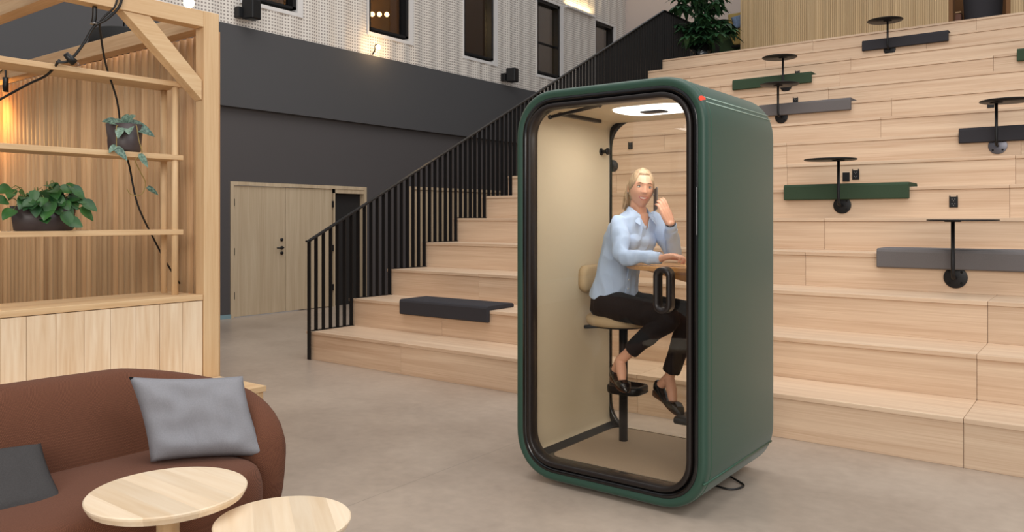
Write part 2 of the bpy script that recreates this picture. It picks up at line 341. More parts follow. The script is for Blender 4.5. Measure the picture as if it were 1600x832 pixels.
# glowing pendants in the room behind the second window
for k, (yy, zz) in enumerate(((11.22, 5.72), (11.42, 5.76), (11.63, 5.80))):
    m = MB().sphere((WX-1.6, yy, zz), .05); o = m.build('pendant_bulb', M['amber'])
    tag(o, ('leftmost', 'middle', 'rightmost')[k]+' of the three glowing bulbs behind the second upper window', 'light bulb', 'bulbs behind the upper window')
l = bpy.data.lights.new('pendant_glow', 'POINT'); l.energy = 130; l.color = (1, .6, .25); o = bpy.data.objects.new('pendant_glow', l); COL.objects.link(o); o.location = (WX-2.2, 11.4, 6.3)
# back wall, landing wall
struct(MB().box(-13.5, 12, 19.05, 19.25, 0, ZT).build('wall_back', M['plaster']))

# doors
def door(name, y0, y1, zt, leaves, side):
    t = struct(thing(name, None, None, (WX-.08, (y0+y1)/2, 0))); X = WX-.08
    m = MB(); fw = .055
    m.box(X-.2, X+.02, y0, y0+fw, 0, zt); m.box(X-.2, X+.02, y1-fw, y1, 0, zt); m.box(X-.2, X+.02, y0+fw, y1-fw, zt-fw, zt)
    m.build('door_frame', M['door_wood'], t)
    for (a, b_) in leaves:
        lf = MB().box(X-.05, X-.005, a+.004, b_-.004, .012, zt-fw-.006).build('door_leaf', M['door_wood'], t, .003)
    if side:
        m = MB(); m.box(X-.2, X+.01, side[0], side[0]+.03, 0, zt-fw); m.box(X-.2, X+.01, side[0], side[1], zt-fw-.07, zt-fw); m.build('sidelight_frame', M['door_wood'], t)
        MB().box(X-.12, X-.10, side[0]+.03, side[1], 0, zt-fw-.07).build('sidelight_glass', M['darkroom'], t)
    return t, X
t, X = door('door_1', D0, D1, DZ, [(6.985, 7.94), (7.94, 8.90)], (8.92, 9.605))
for yy in (6.985, 8.905):
    for zz in (.28, .95, 1.70): MB().box(X-.004, X+.012, yy-.018, yy+.018, zz, zz+.11).build('hinge', M['black'], t, .003)
for zz in (1.17, .955): MB().cyl((X-.01, 7.86, zz), (X+.012, 7.86, zz), .026).build('lock_rose', M['black'], t)
MB().cyl((X-.01, 7.86, 1.04), (X+.012, 7.86, 1.04), .028).tube([(X+.01, 7.86, 1.04), (X+.055, 7.86, 1.04), (X+.06, 7.84, 1.04), (X+.06, 7.73, 1.04)], .011).build('lever_handle', M['black'], t)
t, X = door('door_2', D2, D3, DZ2, [(10.81, 12.2), (12.2, 13.6)], None)
MB().cyl((X-.01, 12.05, 1.04), (X+.012, 12.05, 1.04), .028).tube([(X+.01, 12.05, 1.04), (X+.055, 12.05, 1.04), (X+.06, 12.03, 1.04), (X+.06, 11.92, 1.04)], .011).build('lever_handle', M['black'], t)
MB().box(WX-.5, WX-.4, 8.5, 14, 0, 3).build('dark_door_backing', M['darkroom'])['kind'] = 'structure'  # plain dark sheet standing behind the door openings

# ------------------------------------------------------------------ the bleacher stair
NR = 15; SL, SR = SX-.075, 3.2
joints = {1: (-5.46, -2.9, -.70), 2: (-5.46, -.70), 3: (-5.46, -3.0, -.70), 4: (-4.3, -2.165), 5: (-4.9, -2.165, .6), 6: (-3.6, -.717), 7: (-5.1, -2.9, -.72), 8: (-3.1, -.72), 9: (-5.0, -2.176), 10: (-4.4, -2.176),
          11: (-5.2, -3.1, -.3), 12: (-4.9, -3.1, -1.2), 13: (-5.69, -3.1, -.5), 14: (-4.6, -2.18), 15: (-4.0, -1.6)}
st = thing('bleacher_stair', 'broad pale pine seating stair of fifteen steps filling the back of the hall', 'stairs', (-2, SY, 0))
for k in range(1, NR+1):
    y0 = SY+(k-1)*T_; xs = [SL]+list(joints[k])+[SR]
    mr_, mt_ = MB(), MB()
    yb = y0+T_+.02 if k < NR else 19.0
    for a, b_ in zip(xs[:-1], xs[1:]):
        mr_.box(a+.0012, b_-.0012, y0+.006, y0+.03, (k-1)*R_, k*R_-.0335)
        mt_.box(a+.0012, b_-.0012, y0-.006, yb, k*R_-.032, k*R_)
    mr_.build('riser', M['step_wood'], st, .0015, 1); mt_.build('tread', M['step_wood'], st, .003, 2)
m = MB()
for k in range(1, NR+1): m.box(SL+.002, SL+.03, SY+(k-1)*T_+.03, 16.0, (k-1)*R_, k*R_-.033)
m.build('side_panel', M['step_wood'], st)
MB().box(SL+.04, SR, SY+.04, SY+.05, 0, .25).build('plinth', M['black'], st)

# railing
rl = thing('stair_railing', 'black steel railing of flat vertical bars climbing the left edge of the pine steps', 'railing', (SX, SY, 0))
ztop = lambda y: 1.279+.503*(y-5.398) if y < 13.785 else 5.497
m = MB()
pts = [(5.40, 1.26), (13.785, 5.48), (18.4, 5.48)]
for (a, za), (b_, zb) in zip(pts[:-1], pts[1:]):
    m.add([(SX-.026, a, za), (SX+.026, a, za), (SX+.026, a, za+.018), (SX-.026, a, za+.018), (SX-.026, b_, zb), (SX+.026, b_, zb), (SX+.026, b_, zb+.018), (SX-.026, b_, zb+.018)],
          [(0, 3, 2, 1), (4, 5, 6, 7), (0, 1, 5, 4), (1, 2, 6, 5), (2, 3, 7, 6), (3, 0, 4, 7)])
m.build('handrail', M['black'], rl)
MB().cyl((SX, 5.398, 1.262), (SX-.05, 5.398, 1.262), .01).build('end_knob', M['black'], rl)
bars = [(5.398, 0.0)]
dy = T_/6
for k in range(1, NR+1):
    y0 = SY+(k-1)*T_
    n = 6 if k < NR else 48
    for j in range(1, n+1):
        if k == NR and y0+j*dy > 18.3: break
        bars.append((y0+j*dy-.034, k*R_))
vis = bars[:100]; rest = bars[100:]
def barmesh(m, y, z0): return m.box(SX-.025, SX+.025, y-.005, y+.005, z0+.004, ztop(y)-.012)
for y, z0 in vis: barmesh(MB(), y, z0).build('baluster', M['black'], rl)
m = MB()
for y, z0 in rest: barmesh(m, y, z0)
tag(m.build('baluster_row', M['black'], rl), kind='stuff')
for k in range(1, NR+1):
    y0 = SY+(k-1)*T_; MB().box(SX-.025, SX+.025, y0+.01, (y0+T_-.01) if k < NR else 18.3, k*R_, k*R_+.008).build('foot_rail', M['black'], rl)

# slatted wall at the top landing
lw = struct(thing('wall_landing', None, None, (-3, 15, 4.53)))
def slatwall(x0, x1, y, z0, z1, pitch):
    m = MB(); n = int((x1-x0)/pitch)
    for i in range(n): m.box(x0+i*pitch+.001, x0+(i+1)*pitch-.004, y-.012, y, z0, z1)
    m.build('slat_lining', M['landing_slat'], lw)
    MB().box(x0, x1, y, y+.05, z0, z1).build('backing_board', M['landing_slat'], lw)
slatwall(-5.75, -2.15, 15.0, 4.532, 8, .036); slatwall(-1.27, 3.2, 15.0, 4.532, 8, .036)
MB().box(-2.15, -2.09, 14.98, 15.25, 4.532, 8).box(-1.33, -1.27, 14.98, 15.25, 4.532, 8).build('opening_jamb', M['warmroom'], lw)
MB().box(-2.9, -.4, 16.6, 16.7, 4.532, 8).build('alcove_wall', M['warmroom'], lw)
t = thing('booth_bench', 'brown upholstered bench back glimpsed in the opening of the slatted landing wall', 'bench', (-2.3, 15.5, 4.53))
MB().box(-2.6, -2.015, 15.35, 15.6, 4.532, 5.02).build('backrest', M['pink'], t, .03)
MB().box(-2.6, -2.015, 15.34, 15.61, 5.022, 5.045).build('top_rail', M['pale_wood_x'], t, .003)
t = thing('tub_armchair', 'large dark grey tub armchair standing in the opening of the landing wall', 'armchair', (-1.68, 15.4, 4.53))
MB().lathe([(.18, .02), (.25, .04), (.275, .3), (.295, .75), (.29, .82), (.25, .83)], (-1.70, 15.42, 4.532), 32).build('shell', M['pad_dark'], t)
m = MB().sphere((-1.22, 15.7, 4.98), .018); tag(m.build('small_lamp', M['amber']), 'tiny glowing lamp in the opening beside the dark tub armchair', 'lamp')

# ------------------------------------------------------------------ seat pads on the steps
def pad(k, x0, x1, mat, label):
    n = SY+(k-1)*T_; z = k*R_
    t = thing('seat_pad', label, 'seat pad', ((x0+x1)/2, n+.2, z), 'padded seat covers hung over the step edges')
    prof = [(n-.010, z-.115), (n-.044, z-.115), (n-.052, z-.105), (n-.054, z+.02), (n-.046, z+.038), (n-.03, z+.046), (n+.36, z+.046), (n+.385, z+.036), (n+.39, z+.004), (n-.010, z+.001)]
    rings = [[(x, y, zz) for y, zz in prof] for x in (x0, x0+.006, x1-.006, x1)]
    for r_i, q in ((0, 1), (3, -1)):
        cy = n+.1; rings[r_i] = [(x, y+(.004 if y < n else -.004), zz) for x, y, zz in rings[r_i]]
    m = MB(); m.loft(rings, smooth=False); m.build('cover', mat, t, .008, 3)
    return t
pad(2, -6.02, -4.82, M['pad_dark'], 'dark grey padded cover on the second step, left of the green booth')
pad(4, -1.565, -.37, M['pad_grey'], 'mid grey padded cover on the right behind the lowest wall table')
pad(6, -2.73, -1.535, M['pad_green'], 'green padded cover just right of the booth, crossed by a table stem')
pad(8, -1.275, -.08, M['pad_dark'], 'black padded cover at the right edge behind the table with a silver plate')
pad(10, -3.85, -2.65, M['pad_grey'], 'long grey padded cover whose left end is hidden by the top of the booth')
pad(12, -4.69, -3.49, M['pad_green'], 'green padded cover high up beyond the booth top, crossed by a table stem')
pad(14, -3.07, -1.88, M['pad_dark'], 'topmost black padded cover just below the slatted landing wall')
pad(12, -.94, .26, M['pad_green'], 'green padded cover cut by the right edge of the photo, below the landing')

# ------------------------------------------------------------------ riser mounted tables
def wtable(k, xp, zp, offx, label, plate='black', diam=.5, offy=0):
    n = SY+(k-1)*T_+.006; zt = (k-1)*R_+.585
    t = thing('riser_table', label, 'small table', (xp, n, zp), 'small black tables fixed to the risers')
    m = MB(); m.cyl((xp, n-.012, zp), (xp, n, zp), .086, 40); m.build('mounting_plate', M['plate'] if plate != 'black' else M['black'], t, .002)
    for a in (45, 135, 225, 315):
        MB().cyl((xp+.062*cos(radians(a)), n-.0145, zp+.062*sin(radians(a))), (xp+.062*cos(radians(a)), n-.006, zp+.062*sin(radians(a))), .010, 12).build('screw', M['hole'], t)
    p = [(xp, n-.008, zp), (xp, n-.09, zp), (xp, n-.125, zp+.012), (xp, n-.14, zp+.045), (xp, n-.142, zp+.08), (xp, n-.142, zt-.006)]
    MB().tube(smoothpath(p[:5], 4)+[p[5]], .0145, 14).build('bent_stem', M['black'], t)
    MB().cyl((xp, n-.142, zt-.014), (xp, n-.142, zt-.006), .06).build('top_flange', M['black'], t)
    MB().lathe([(.0, -.006), (diam/2-.004, -.006), (diam/2, -.002), (diam/2, .003), (diam/2-.003, .006), (0, .006)], (xp+offx, n-.17+offy, zt), 56).build('table_top', M['black'], t)
    return t
wtable(4, -.985, 1.03, .07, 'round black table at lower right before the mid grey pad, lowest of the riser tables')
wtable(6, -2.156, 1.64, -.07, 'round black table just right of the booth, in front of the green pad')
wtable(8, -.923, 2.261, .10, 'round black table at the right edge on a silver mounting plate', 'steel')
wtable(10, -3.551, 2.887, .03, 'round black table by the right rear corner of the booth before the long grey pad')
wtable(12, -3.874, 3.50, -.04, 'round black table right above the booth, its stem crossing the upper green pad')
wtable(14, -2.682, 4.10, -.03, 'topmost round black table against the slatted landing wall')
MB().cyl((-5.495, 9.555, 2.235), (-5.495, 9.575, 2.235), .086, 40).build('mounting_plate', M['black'])
o = bpy.data.objects['mounting_plate.006'] if 'mounting_plate.006' in bpy.data.objects else bpy.data.objects[-1]
for o in bpy.data.objects:
    if o.name.startswith('mounting_plate') and o.parent is None: tag(o, 'bare round black plate on a riser seen through the rear glass of the booth', 'plate')
def outlet(k, x, z, kind, label):
    n = SY+(k-1)*T_+.006
    t = thing('power_outlet', label, 'power outlet', (x, n, z), 'power outlets in the risers')
    m = MB(); m.box(x-.036, x+.036, n-.012, n, z-.05, z+.05)
    if kind == 'socket': m.box(x-.036, x-.024, n-.016, n-.01, z+.05, z+.062); m.box(x+.024, x+.036, n-.016, n-.01, z+.05, z+.062)
    m.build('cover_plate', M['black'], t, .003)
    if kind == 'socket':
        for dz in (.022, -.022):
            m = MB()
            for dx, dd in ((-.012, .006), (.012, .006), (0, -.010)): m.cyl((x+dx, n-.0135, z+dz+dd), (x+dx, n-.011, z+dz+dd), .0045, 10)
            m.build('socket_hole', M['steel'], t)
outlet(7, -2.268, 1.955, 'blank', 'plain square black wall plate just left of a socket, above the green pad')
outlet(7, -2.17, 1.975, 'socket', 'black double socket right of a blank plate, above the green pad beside the booth')
outlet(6, -1.163, 1.659, 'socket', 'black double socket above the lowest table at right')
outlet(9, -5.538, 2.563, 'socket', 'black double socket seen through the rear glass of the booth above the woman')
outlet(13, -3.888, 3.765, 'socket', 'black socket peeking over the green pad high up beyond the booth top')
outlet(11, -3.547, 3.17, 'socket', 'black socket standing just above the long grey pad')
outlet(10, -1.108, 2.854, 'blank', 'square black box plate directly under the table top at the right edge')

# ------------------------------------------------------------------ phone booth
BX0, BX1, BY0, BY1, BZ0, BZ1 = -2.757, -1.583, 3.675, 4.675, .022, 2.232
bt = thing('phone_booth', 'tall green rounded phone booth with a black rimmed glass door, standing before the steps', 'phone booth', (-2.17, 4.17, 0))
def ring(m, o_out, y_out, o_in, y_in, smooth=True):
    n = len(o_out); m.loft([[(x, y_out, z) for x, z in o_out], [(x, y_in, z) for x, z in o_in]], caps=False, smooth=smooth)
NC = 14
def RR(i, r): return rrect(BX0+i, BX1-i, BZ0+i, BZ1-i, max(.02, r-i), NC, 2.25)
RAD = .27
m = MB()   # outer shell: side panels wrap round the corners
prof = [(.050, BY0+.012), (.028, BY0+.001), (.012, BY0+.004), (.003, BY0+.016), (0, BY0+.035), (0, BY1-.035), (.004, BY1-.014), (.014, BY1-.003), (.04, BY1), (.07, BY1)]
m.loft([[(x, y, z) for x, z in RR(i, RAD)] for i, y in prof], caps=False)
m.build('shell', M['green'], bt)
m = MB(); m.loft([[(x, y, z) for x, z in RR(i, RAD)] for i, y in [(.0005, BY0+.062), (-.0025, BY0+.064), (-.0025, BY0+.066), (.0005, BY0+.068)]], caps=False); m.build('panel_groove', M['green2'], bt)
# bright piping seams where the corners start
for z, mat_ in ((2.112, 'whitepl'), (2.086, 'whitepl'), (.185, 'green2')):
    rr_ = RR(-.001, RAD)
    best = min([p for p in rr_ if p[0] > -2], key=lambda p: abs(p[1]-z)); xx = best[0]
    # exact x at height z by interpolation along the outline
    for (xa, za), (xb, zb) in zip(rr_, rr_[1:]+rr_[:1]):
        if xa > -2 and min(za, zb) <= z <= max(za, zb) and abs(zb-za) > 1e-6: xx = xa+(xb-xa)*(z-za)/(zb-za)
    MB().tube([(xx, BY0+(.05 if z > 1 else .005), z), (xx, BY1-.02, z)], .0028 if z > 1 else .006, 8).build('piping', M[mat_], bt)
    xl = BX0+BX1-xx
    MB().tube([(xl, BY0+.05, z), (xl, BY1-.02, z)], .0028 if z > 1 else .006, 8).build('piping', M[mat_], bt)
    if z == 2.112: ledx = xx
m = MB(); m.sphere((ledx+.0015, BY0+.028, 2.100), (.007, .040, .014)); m.build('status_light', M['red'], bt)
# black gasket ring and bronze door frame
m = MB(); m.loft([[(x, y, z) for x, z in RR(i, RAD)] for i, y in [(.046, BY0+.03), (.046, BY0+.010), (.05, BY0+.006), (.070, BY0+.010), (.078, BY0+.03), (.080, BY0+.05)]], caps=False); m.build('door_gasket', M['blackgloss'], bt)
m = MB(); m.loft([[(x, y, z) for x, z in RR(i, RAD)] for i, y in [(.080, BY0+.05), (.080, BY0+.002), (.083, BY0-.002), (.104, BY0+.0), (.107, BY0+.005), (.108, BY0+.035), (.108, BY0+.07), (.08, BY0+.07)]], caps=False); m.build('door_frame', M['darkframe'], bt)
m = MB(); o_ = RR(.106, RAD); m.loft([[(x, BY0+.030, z) for x, z in o_], [(x, BY0+.038, z) for x, z in o_]], smooth=False); m.build('door_glass', M['glass'], bt)
# bright polished edge on the right of the frame
# interior
IX0, IX1, IZ0, IZ1 = BX0+.075, BX1-.075, .135, 2.142
inn = rrect(IX0, IX1, IZ0-.02, IZ1, .06, 6)
m = MB()
side = [(x, z) for x, z in inn]
m.loft([[(x, BY0+.07, z) for x, z in side], [(x, BY1-.03, z) for x, z in side]], caps=False)
m.build('felt_lining', M['felt'], bt)
m = MB(); m.loft([[(x, y, z) for x, z in rrect(BX0+i, BX1-i, BZ0+i, BZ1-i, .18, NC)] for i, y in [(.06, BY1-.004), (.045, BY1-.004), (.045, BY1-.04), (.068, BY1-.045), (.078, BY1-.045), (.082, BY1-.03), (.06, BY1-.004)]], caps=False); m.build('rear_frame', M['blackgloss'], bt)
o_ = rrect(BX0+.076, BX1-.076, BZ0+.076, BZ1-.076, .13, NC); m = MB(); m.loft([[(x, BY1-.024, z) for x, z in o_], [(x, BY1-.016, z) for x, z in o_]], smooth=False); m.build('rear_glass', M['glass'], bt)
# floor: dark raised rim with carpet inset
fz = IZ0-.018
m = MB(); m.box(IX0+.012, IX1-.012, BY0+.07, BY1-.045, .098, fz)
m.build('floor_base', M['blackgloss'], bt)
m = MB(); c_ = rrect(IX0+.07, IX1-.07, BY0+.14, BY1-.075, .07, 8); m.loft([[(x, y, fz-.005) for x, y in c_], [(x, y, fz+.004) for x, y in c_]], smooth=False); m.build('carpet', M['carpet'], bt)
m = MB()  # rounded skirting along the lining
for xa, xb in ((IX0+.002, IX0+.05), (IX1-.002, IX1-.05)):
    m.add([(xa, BY0+.07, fz+.03), (xb, BY0+.07, fz), (xb, BY1-.045, fz), (xa, BY1-.045, fz+.03)], [(0, 1, 2, 3)])
m.build('floor_skirting', M['black'], bt)
# ceiling lamp with vent
c_ = rrect(-2.345, -1.885, 3.985, 4.345, .15, 8, 2.4)
m = MB(); m.loft([[(x, y, IZ1+.001) for x, y in c_], [(x, y, IZ1-.010) for x, y in rrect(-2.34, -1.89, 3.99, 4.34, .15, 8, 2.4)], [(x, y, IZ1-.014) for x, y in rrect(-2.32, -1.91, 4.01, 4.32, .14, 8, 2.4)]]); lamp_ = m.build('ceiling_lamp', M['lampwhite'], bt)
c_ = rrect(-2.19, -2.04, 4.11, 4.22, .03, 5); m = MB(); m.loft([[(x, y, IZ1-.010) for x, y in c_], [(x, y, IZ1-.020) for x, y in c_]]); m.build('air_vent', M['darkframe'], lamp_)
l = bpy.data.lights.new('booth_lamp_light', 'AREA'); l.energy = 6; l.size = .45; l.color = (1, .97, .94); o = bpy.data.objects.new('booth_lamp_light', l); COL.objects.link(o); o.location = (-2.115, 4.165, IZ1-.03); o.parent = bt; o.matrix_parent_inverse = inv(bt)
# door closer arm, ceiling slot, coat hook
m = MB(); m.tube([(-2.57, 3.76, 2.088), (-2.24, 3.76, 2.128)], .010, 10); m.sphere((-2.24, 3.76, 2.128), .014); m.sphere((-2.57, 3.76, 2.088), .014); m.build('door_closer', M['darkframe'], bt)
MB().box(IX0+.03, IX0+.065, 3.95, 4.42, IZ1-.02, IZ1).build('ceiling_slot', M['darkframe'], bt, .004)
m = MB(); m.tube([(IX0, 4.52, 1.945), (IX0+.05, 4.52, 1.945)], .012); m.cyl((IX0+.045, 4.52, 1.945), (IX0+.055, 4.52, 1.945), .022); m.cyl((IX0-.002, 4.52, 1.945), (IX0+.005, 4.52, 1.945), .024); m.build('coat_hook', M['black'], bt)
# door pull
c_in = rrect(-1.842, -1.762, 1.035, 1.245, .039, 10); c_out = rrect(-1.862, -1.742, 1.010, 1.270, .059, 10)
HX = -1.800
m = MB(); oo = rrect(-1.856, -1.762, 1.020, 1.256, .046, 10); ii = rrect(-1.832, -1.782, 1.046, 1.230, .024, 10); o2 = rrect(-1.852, -1.766, 1.024, 1.252, .042, 10)
def xz(o, y): return [(x, y, z) for x, z in o]
m.loft([xz(ii, BY0+.028), xz(oo, BY0+.028), xz(oo, BY0-.030), xz(o2, BY0-.036), xz(ii, BY0-.034), xz(ii, BY0+.028)], caps=False)
m.build('door_pull', M['darkframe'], bt)
MB().box(BX1-.052, BX1-.047, BY0-.001, BY0+.006, 1.42, 1.66).build('latch_cover', M['steel'], bt, .001)
# feet and power cord under the booth
for x in (BX0+.34, BX1-.34):
    for y in (BY0+.2, BY1-.2): MB().cyl((x, y, 0), (x, y, .03), .03).build('foot', M['black'], bt)
MB().tube(smoothpath([(-1.80, 4.40, .03), (-1.70, 4.36, .012), (-1.63, 4.30, .007), (-1.67, 4.20, .007), (-1.80, 4.2, .015)], 6), .006, 8).build('power_cord', M['cable'], bt)
# desk inside: one continuous top with a wedge shaped support
dk = []
for a in range(0, 181, 10):
    r = radians(a); dk.append((-1.90-.42*sin(r)**1.0, 4.27-.31*cos(r)))
outl = [(IX1-.002, 3.93)]+[(x, y) for x, y in dk]+[(IX1-.002, 4.585)]
m = MB(); m.loft([[(x, y, 1.208) for x, y in outl], [(x, y, 1.236) for x, y in outl]], smooth=False); m.build('desk_top', M['desk_wood'], bt, .006, 3)
m = MB(); m.loft([[(IX1-.002, y, z) for y, z in ((4.06, 1.207), (4.50, 1.207), (4.47, 1.10), (4.09, 1.10))], [(-2.16, y, z) for y, z in ((4.12, 1.207), (4.42, 1.207), (4.40, 1.200), (4.14, 1.200))]], smooth=False); m.build('desk_bracket', M['desk_wood'], bt, .01, 3)
# lumbar pad on the left wall, second foot rest on the right wall
m = MB(); pr = rrect(4.235, 4.475, 1.035, 1.205, .06, 8)
m.loft([[(IX0+d, y+(4.355-y)*s_, z+(1.12-z)*s_) for y, z in pr] for d, s_ in ((0, .04), (.02, 0), (.035, .01), (.048, .08), (.052, .2))]); m.build('lumbar_pad', M['seatfab'], bt)
m = MB(); pr = rrect(4.11, 4.39, .338, .380, .02, 5)
m.loft([[(x, y, z) for y, z in pr] for x in (IX1-.002, -1.955, -1.97)]); m.build('wall_footrest', M['black'], bt, .008)

# bar stool (fixed column)
SXc, SYc = -2.412, 4.335
sl = thing('bar_stool', 'beige round seated bar stool on a black column inside the green booth', 'stool', (SXc, SYc, fz))
MB().cyl((SXc, SYc, fz+.004), (SXc, SYc, .87), .027, 24).build('column', M['black'], sl)
m = MB(); seat = [(-.02, .196), (0, .21), (.02, .212), (.035, .205), (.046, .185), (.050, .12)]
m.loft([[(SXc-.03+r*cos(a*pi/20)*(1.0), SYc+r*sin(a*pi/20)*.92, .862+z) for a in range(40)] for z, r in seat]); m.build('seat', M['seatfab'], sl)
MB().lathe([(.05, -.01), (.17, .0), (.175, .012), (.05, .014)], (SXc-.03, SYc, .832), 32).build('seat_plate', M['black'], sl)
MB().tube([(SXc-.06, SYc-.10, .838), (SXc-.17, SYc-.13, .83), (SXc-.20, SYc-.13, .826)], [.008, .012, .012], 10).build('height_lever', M['black'], sl)
m = MB(); ro = rrect(-.065, .160, -.10, .10, .06, 8)
m.loft([[(SXc+x*s_, SYc-.03+y*s_, z) for x, y in ro] for s_, z in ((.94, .432), (1, .440), (1, .474), (.96, .48), (.86, .48), (.84, .460), (.3, .458))]); m.build('footrest', M['black'], sl)

# ------------------------------------------------------------------ person
def organic(name, m, voxel, mat, parent=None, smooth=3, fn=None):
    tmp = m.build('tmp_shape', mat)
    rm = tmp.modifiers.new('r', 'REMESH'); rm.mode = 'VOXEL'; rm.voxel_size = voxel; rm.use_smooth_shade = True
    if smooth:
        s = tmp.modifiers.new('s', 'SMOOTH'); s.iterations = smooth; s.factor = .5
    dg = bpy.context.evaluated_depsgraph_get(); dg.update()
    me = bpy.data.meshes.new_from_object(tmp.evaluated_get(dg)); me.name = name
    bpy.data.objects.remove(tmp)
    if fn:
        cn = [(v.co.copy(), v.normal.copy()) for v in me.vertices]
        me.vertices.foreach_set('co', [q for c, n_ in cn for q in fn(c, n_)])
    me.polygons.foreach_set('use_smooth', [True]*len(me.polygons)); me.update()
    me.materials.clear(); me.materials.append(mat)
    o = bpy.data.objects.new(name, me); COL.objects.link(o)
    if parent is not None: o.parent = parent; o.matrix_parent_inverse = inv(parent)
    return o
V = Vector
def limb(m, pts, rad, n=18, seg=6, caps=(1, 1)):
    """tapered smooth limb with rounded ends"""
    P = smoothpath(pts, seg); Rr = []
    for i in range(len(rad)-1):
        for k in range(seg): t = k/seg; t = t*t*(3-2*t); Rr.append(rad[i]*(1-t)+rad[i+1]*t)
    Rr.append(rad[-1]); m.tube(P, Rr, n)
    if caps[0]: m.sphere(P[0], rad[0]*.985, 16, 10)
    if caps[1]: m.sphere(P[-1], rad[-1]*.985, 16, 10)
    return m
def ering(c, u, v, a, b, n=32, p=2.2):
    out = []
    for j in range(n):
        t = 2*pi*j/n; cc, ss = cos(t), sin(t)
        out.append(V(c)+u*(a*math.copysign(abs(cc)**(2/p), cc))+v*(b*math.copysign(abs(ss)**(2/p), ss)))
    return out
S_ = V((.34, .94, 0)).normalized(); F_ = V((.94, -.34, 0)).normalized(); U_ = V((0, 0, 1))
# joints
hipR, hipL = V((-2.44, 4.21, .985)), V((-2.45, 4.38, .985))
kneeR, kneeL = V((-1.975, 4.07, .945)), V((-1.945, 4.29, .940))
ankR, ankL = V((-2.312, 4.115, .662)), V((-2.092, 4.318, .560))
shR, shL = V((-2.348, 4.162, 1.480)), V((-2.255, 4.432, 1.500))
elR, wrR = V((-2.245, 4.03, 1.285)), V((-2.005, 4.04, 1.280))
elL, wrL = V((-2.120, 4.435, 1.292)), V((-2.075, 4.300, 1.470))
neckB, headC = V((-2.298, 4.315, 1.540)), V((-2.270, 4.303, 1.690))
ps = thing('person', 'woman in light blue shirt and black trousers sitting in the booth, phone at her ear', 'person', (-2.42, 4.3, .9))
# ---- head
hf = V((.66, -.75, -.03)).normalized(); hl = V((.75, .66, 0)).normalized(); hl = (hl - hf*hl.dot(hf)).normalized(); hu = hl.cross(hf)*-1
hu = hf.cross(hl)*-1 if hf.cross(hl).z < 0 else hf.cross(hl)
tilt = Matrix.Rotation(radians(-5), 3, hf); hl = tilt @ hl; hu = tilt @ hu
def g(a, b): return exp(-(a*a))*exp(-(b*b))
def headpt(l, f, u, grow=0.0):
    a, b_, c = .071+grow, .093+grow, .112+grow
    sx = 1.0; fy = 1.0
    if u < 0:
        c *= 1.12; sx -= .28*(-u)**1.6
        if f < 0: fy -= .42*(-u)**1.2
        else: fy -= .10*(-u)**2
    x, y, z = a*l*sx, b_*f*fy, c*u
    if f > 0:
        y *= 1-.10*min(1, max(0, u))**2
        if u < .4: y -= .006*(1-abs(u)) if False else 0
        y -= .0065*(g((abs(x)-.030)/.014, (z-.004)/.011))            # eye sockets
        y += .0045*g(x/.045, (z-.026)/.010)                         # brow
        y += .0055*g((abs(x)-.037)/.017, (z+.034)/.018)              # cheeks raised by the smile
        pr = 0
        if z > -.029: pr = .004+.016*max(0, min(1, (.014-z)/.043))
        else: pr = .020*exp(-((z+.029)/.0065)**2)
        y += pr*exp(-(x/(.0085+.004*max(0, min(1, (.0-z)/.026))))**2)   # nose
        y += .006*g((abs(x)-.011)/.006, (z+.030)/.006)               # nostrils
        y += .0035*g(x/.026, (z+.051)/.005)+.0035*g(x/.022, (z+.074)/.006)  # lips
        y += .010*g(x/.020, (z+.105)/.015)                          # chin
    return x, y, z
def H(x, y, z): return headC+hl*x+hf*y+hu*z
def headmesh(grow=0, nu=72, nv=54):
    rings = []
    for i in range(nv+1):
        a = -pi/2+.01+(pi-.02)*i/nv; ring_ = []
        for j in range(nu):
            t = 2*pi*j/nu; ring_.append(headpt(cos(a)*cos(t), cos(a)*sin(t), sin(a), grow))
        rings.append(ring_)
    return rings
body = MB()
body.loft([[H(*p) for p in r] for r in headmesh()])
for sgn in (-1, 1):
    body.sphere(H(sgn*.071, -.010, -.008), .001); 
    r = [[H(sgn*(.066+.008*sin(a)+.006*k), -.016+.013*cos(t)*(1-.2*k)-.006*k, -.012+.026*sin(t)*(1-.1*k)) for t in [2*pi*q/16 for q in range(16)]] for k, a in ((0, 0), (.5, .8), (1, 1))]
    body.loft(r)
limb(body, [H(0, -.030, -.03), (headC+neckB)/2+V((-.012, .0, -.03)), neckB, neckB+V((-.02, 0, -.07))], [.050, .047, .052, .07], 20, 5)
# torso core and upper arms stay under the shirt
body.loft([ering(c, S_, F_, a, b_) for c, a, b_ in ((V((-2.45, 4.29, .93)), .14, .10), (V((-2.43, 4.28, 1.1)), .12, .09), (V((-2.39, 4.285, 1.25)), .12, .085), (V((-2.33, 4.30, 1.44)), .148, .094), (V((-2.31, 4.305, 1.50)), .115, .070), (V((-2.30, 4.307, 1.535)), .065, .056))])
limb(body, [shR, (shR+elR)/2, elR, (elR+wrR)/2, wrR], [.042, .038, .034, .032, .022])
limb(body, [shL, (shL+elL)/2, elL, (elL+wrL)/2, wrL], [.042, .038, .034, .032, .022])
for h, k_, a_ in ((hipR, kneeR, ankR), (hipL, kneeL, ankL)):
    limb(body, [h, (h+k_)/2, k_], [.07, .06, .048]); c = (k_+a_)/2+V((-.01, 0, 0))
    limb(body, [k_, k_*.65+a_*.35, c, a_*.85+k_*.15, a_], [.045, .048, .042, .031, .030])
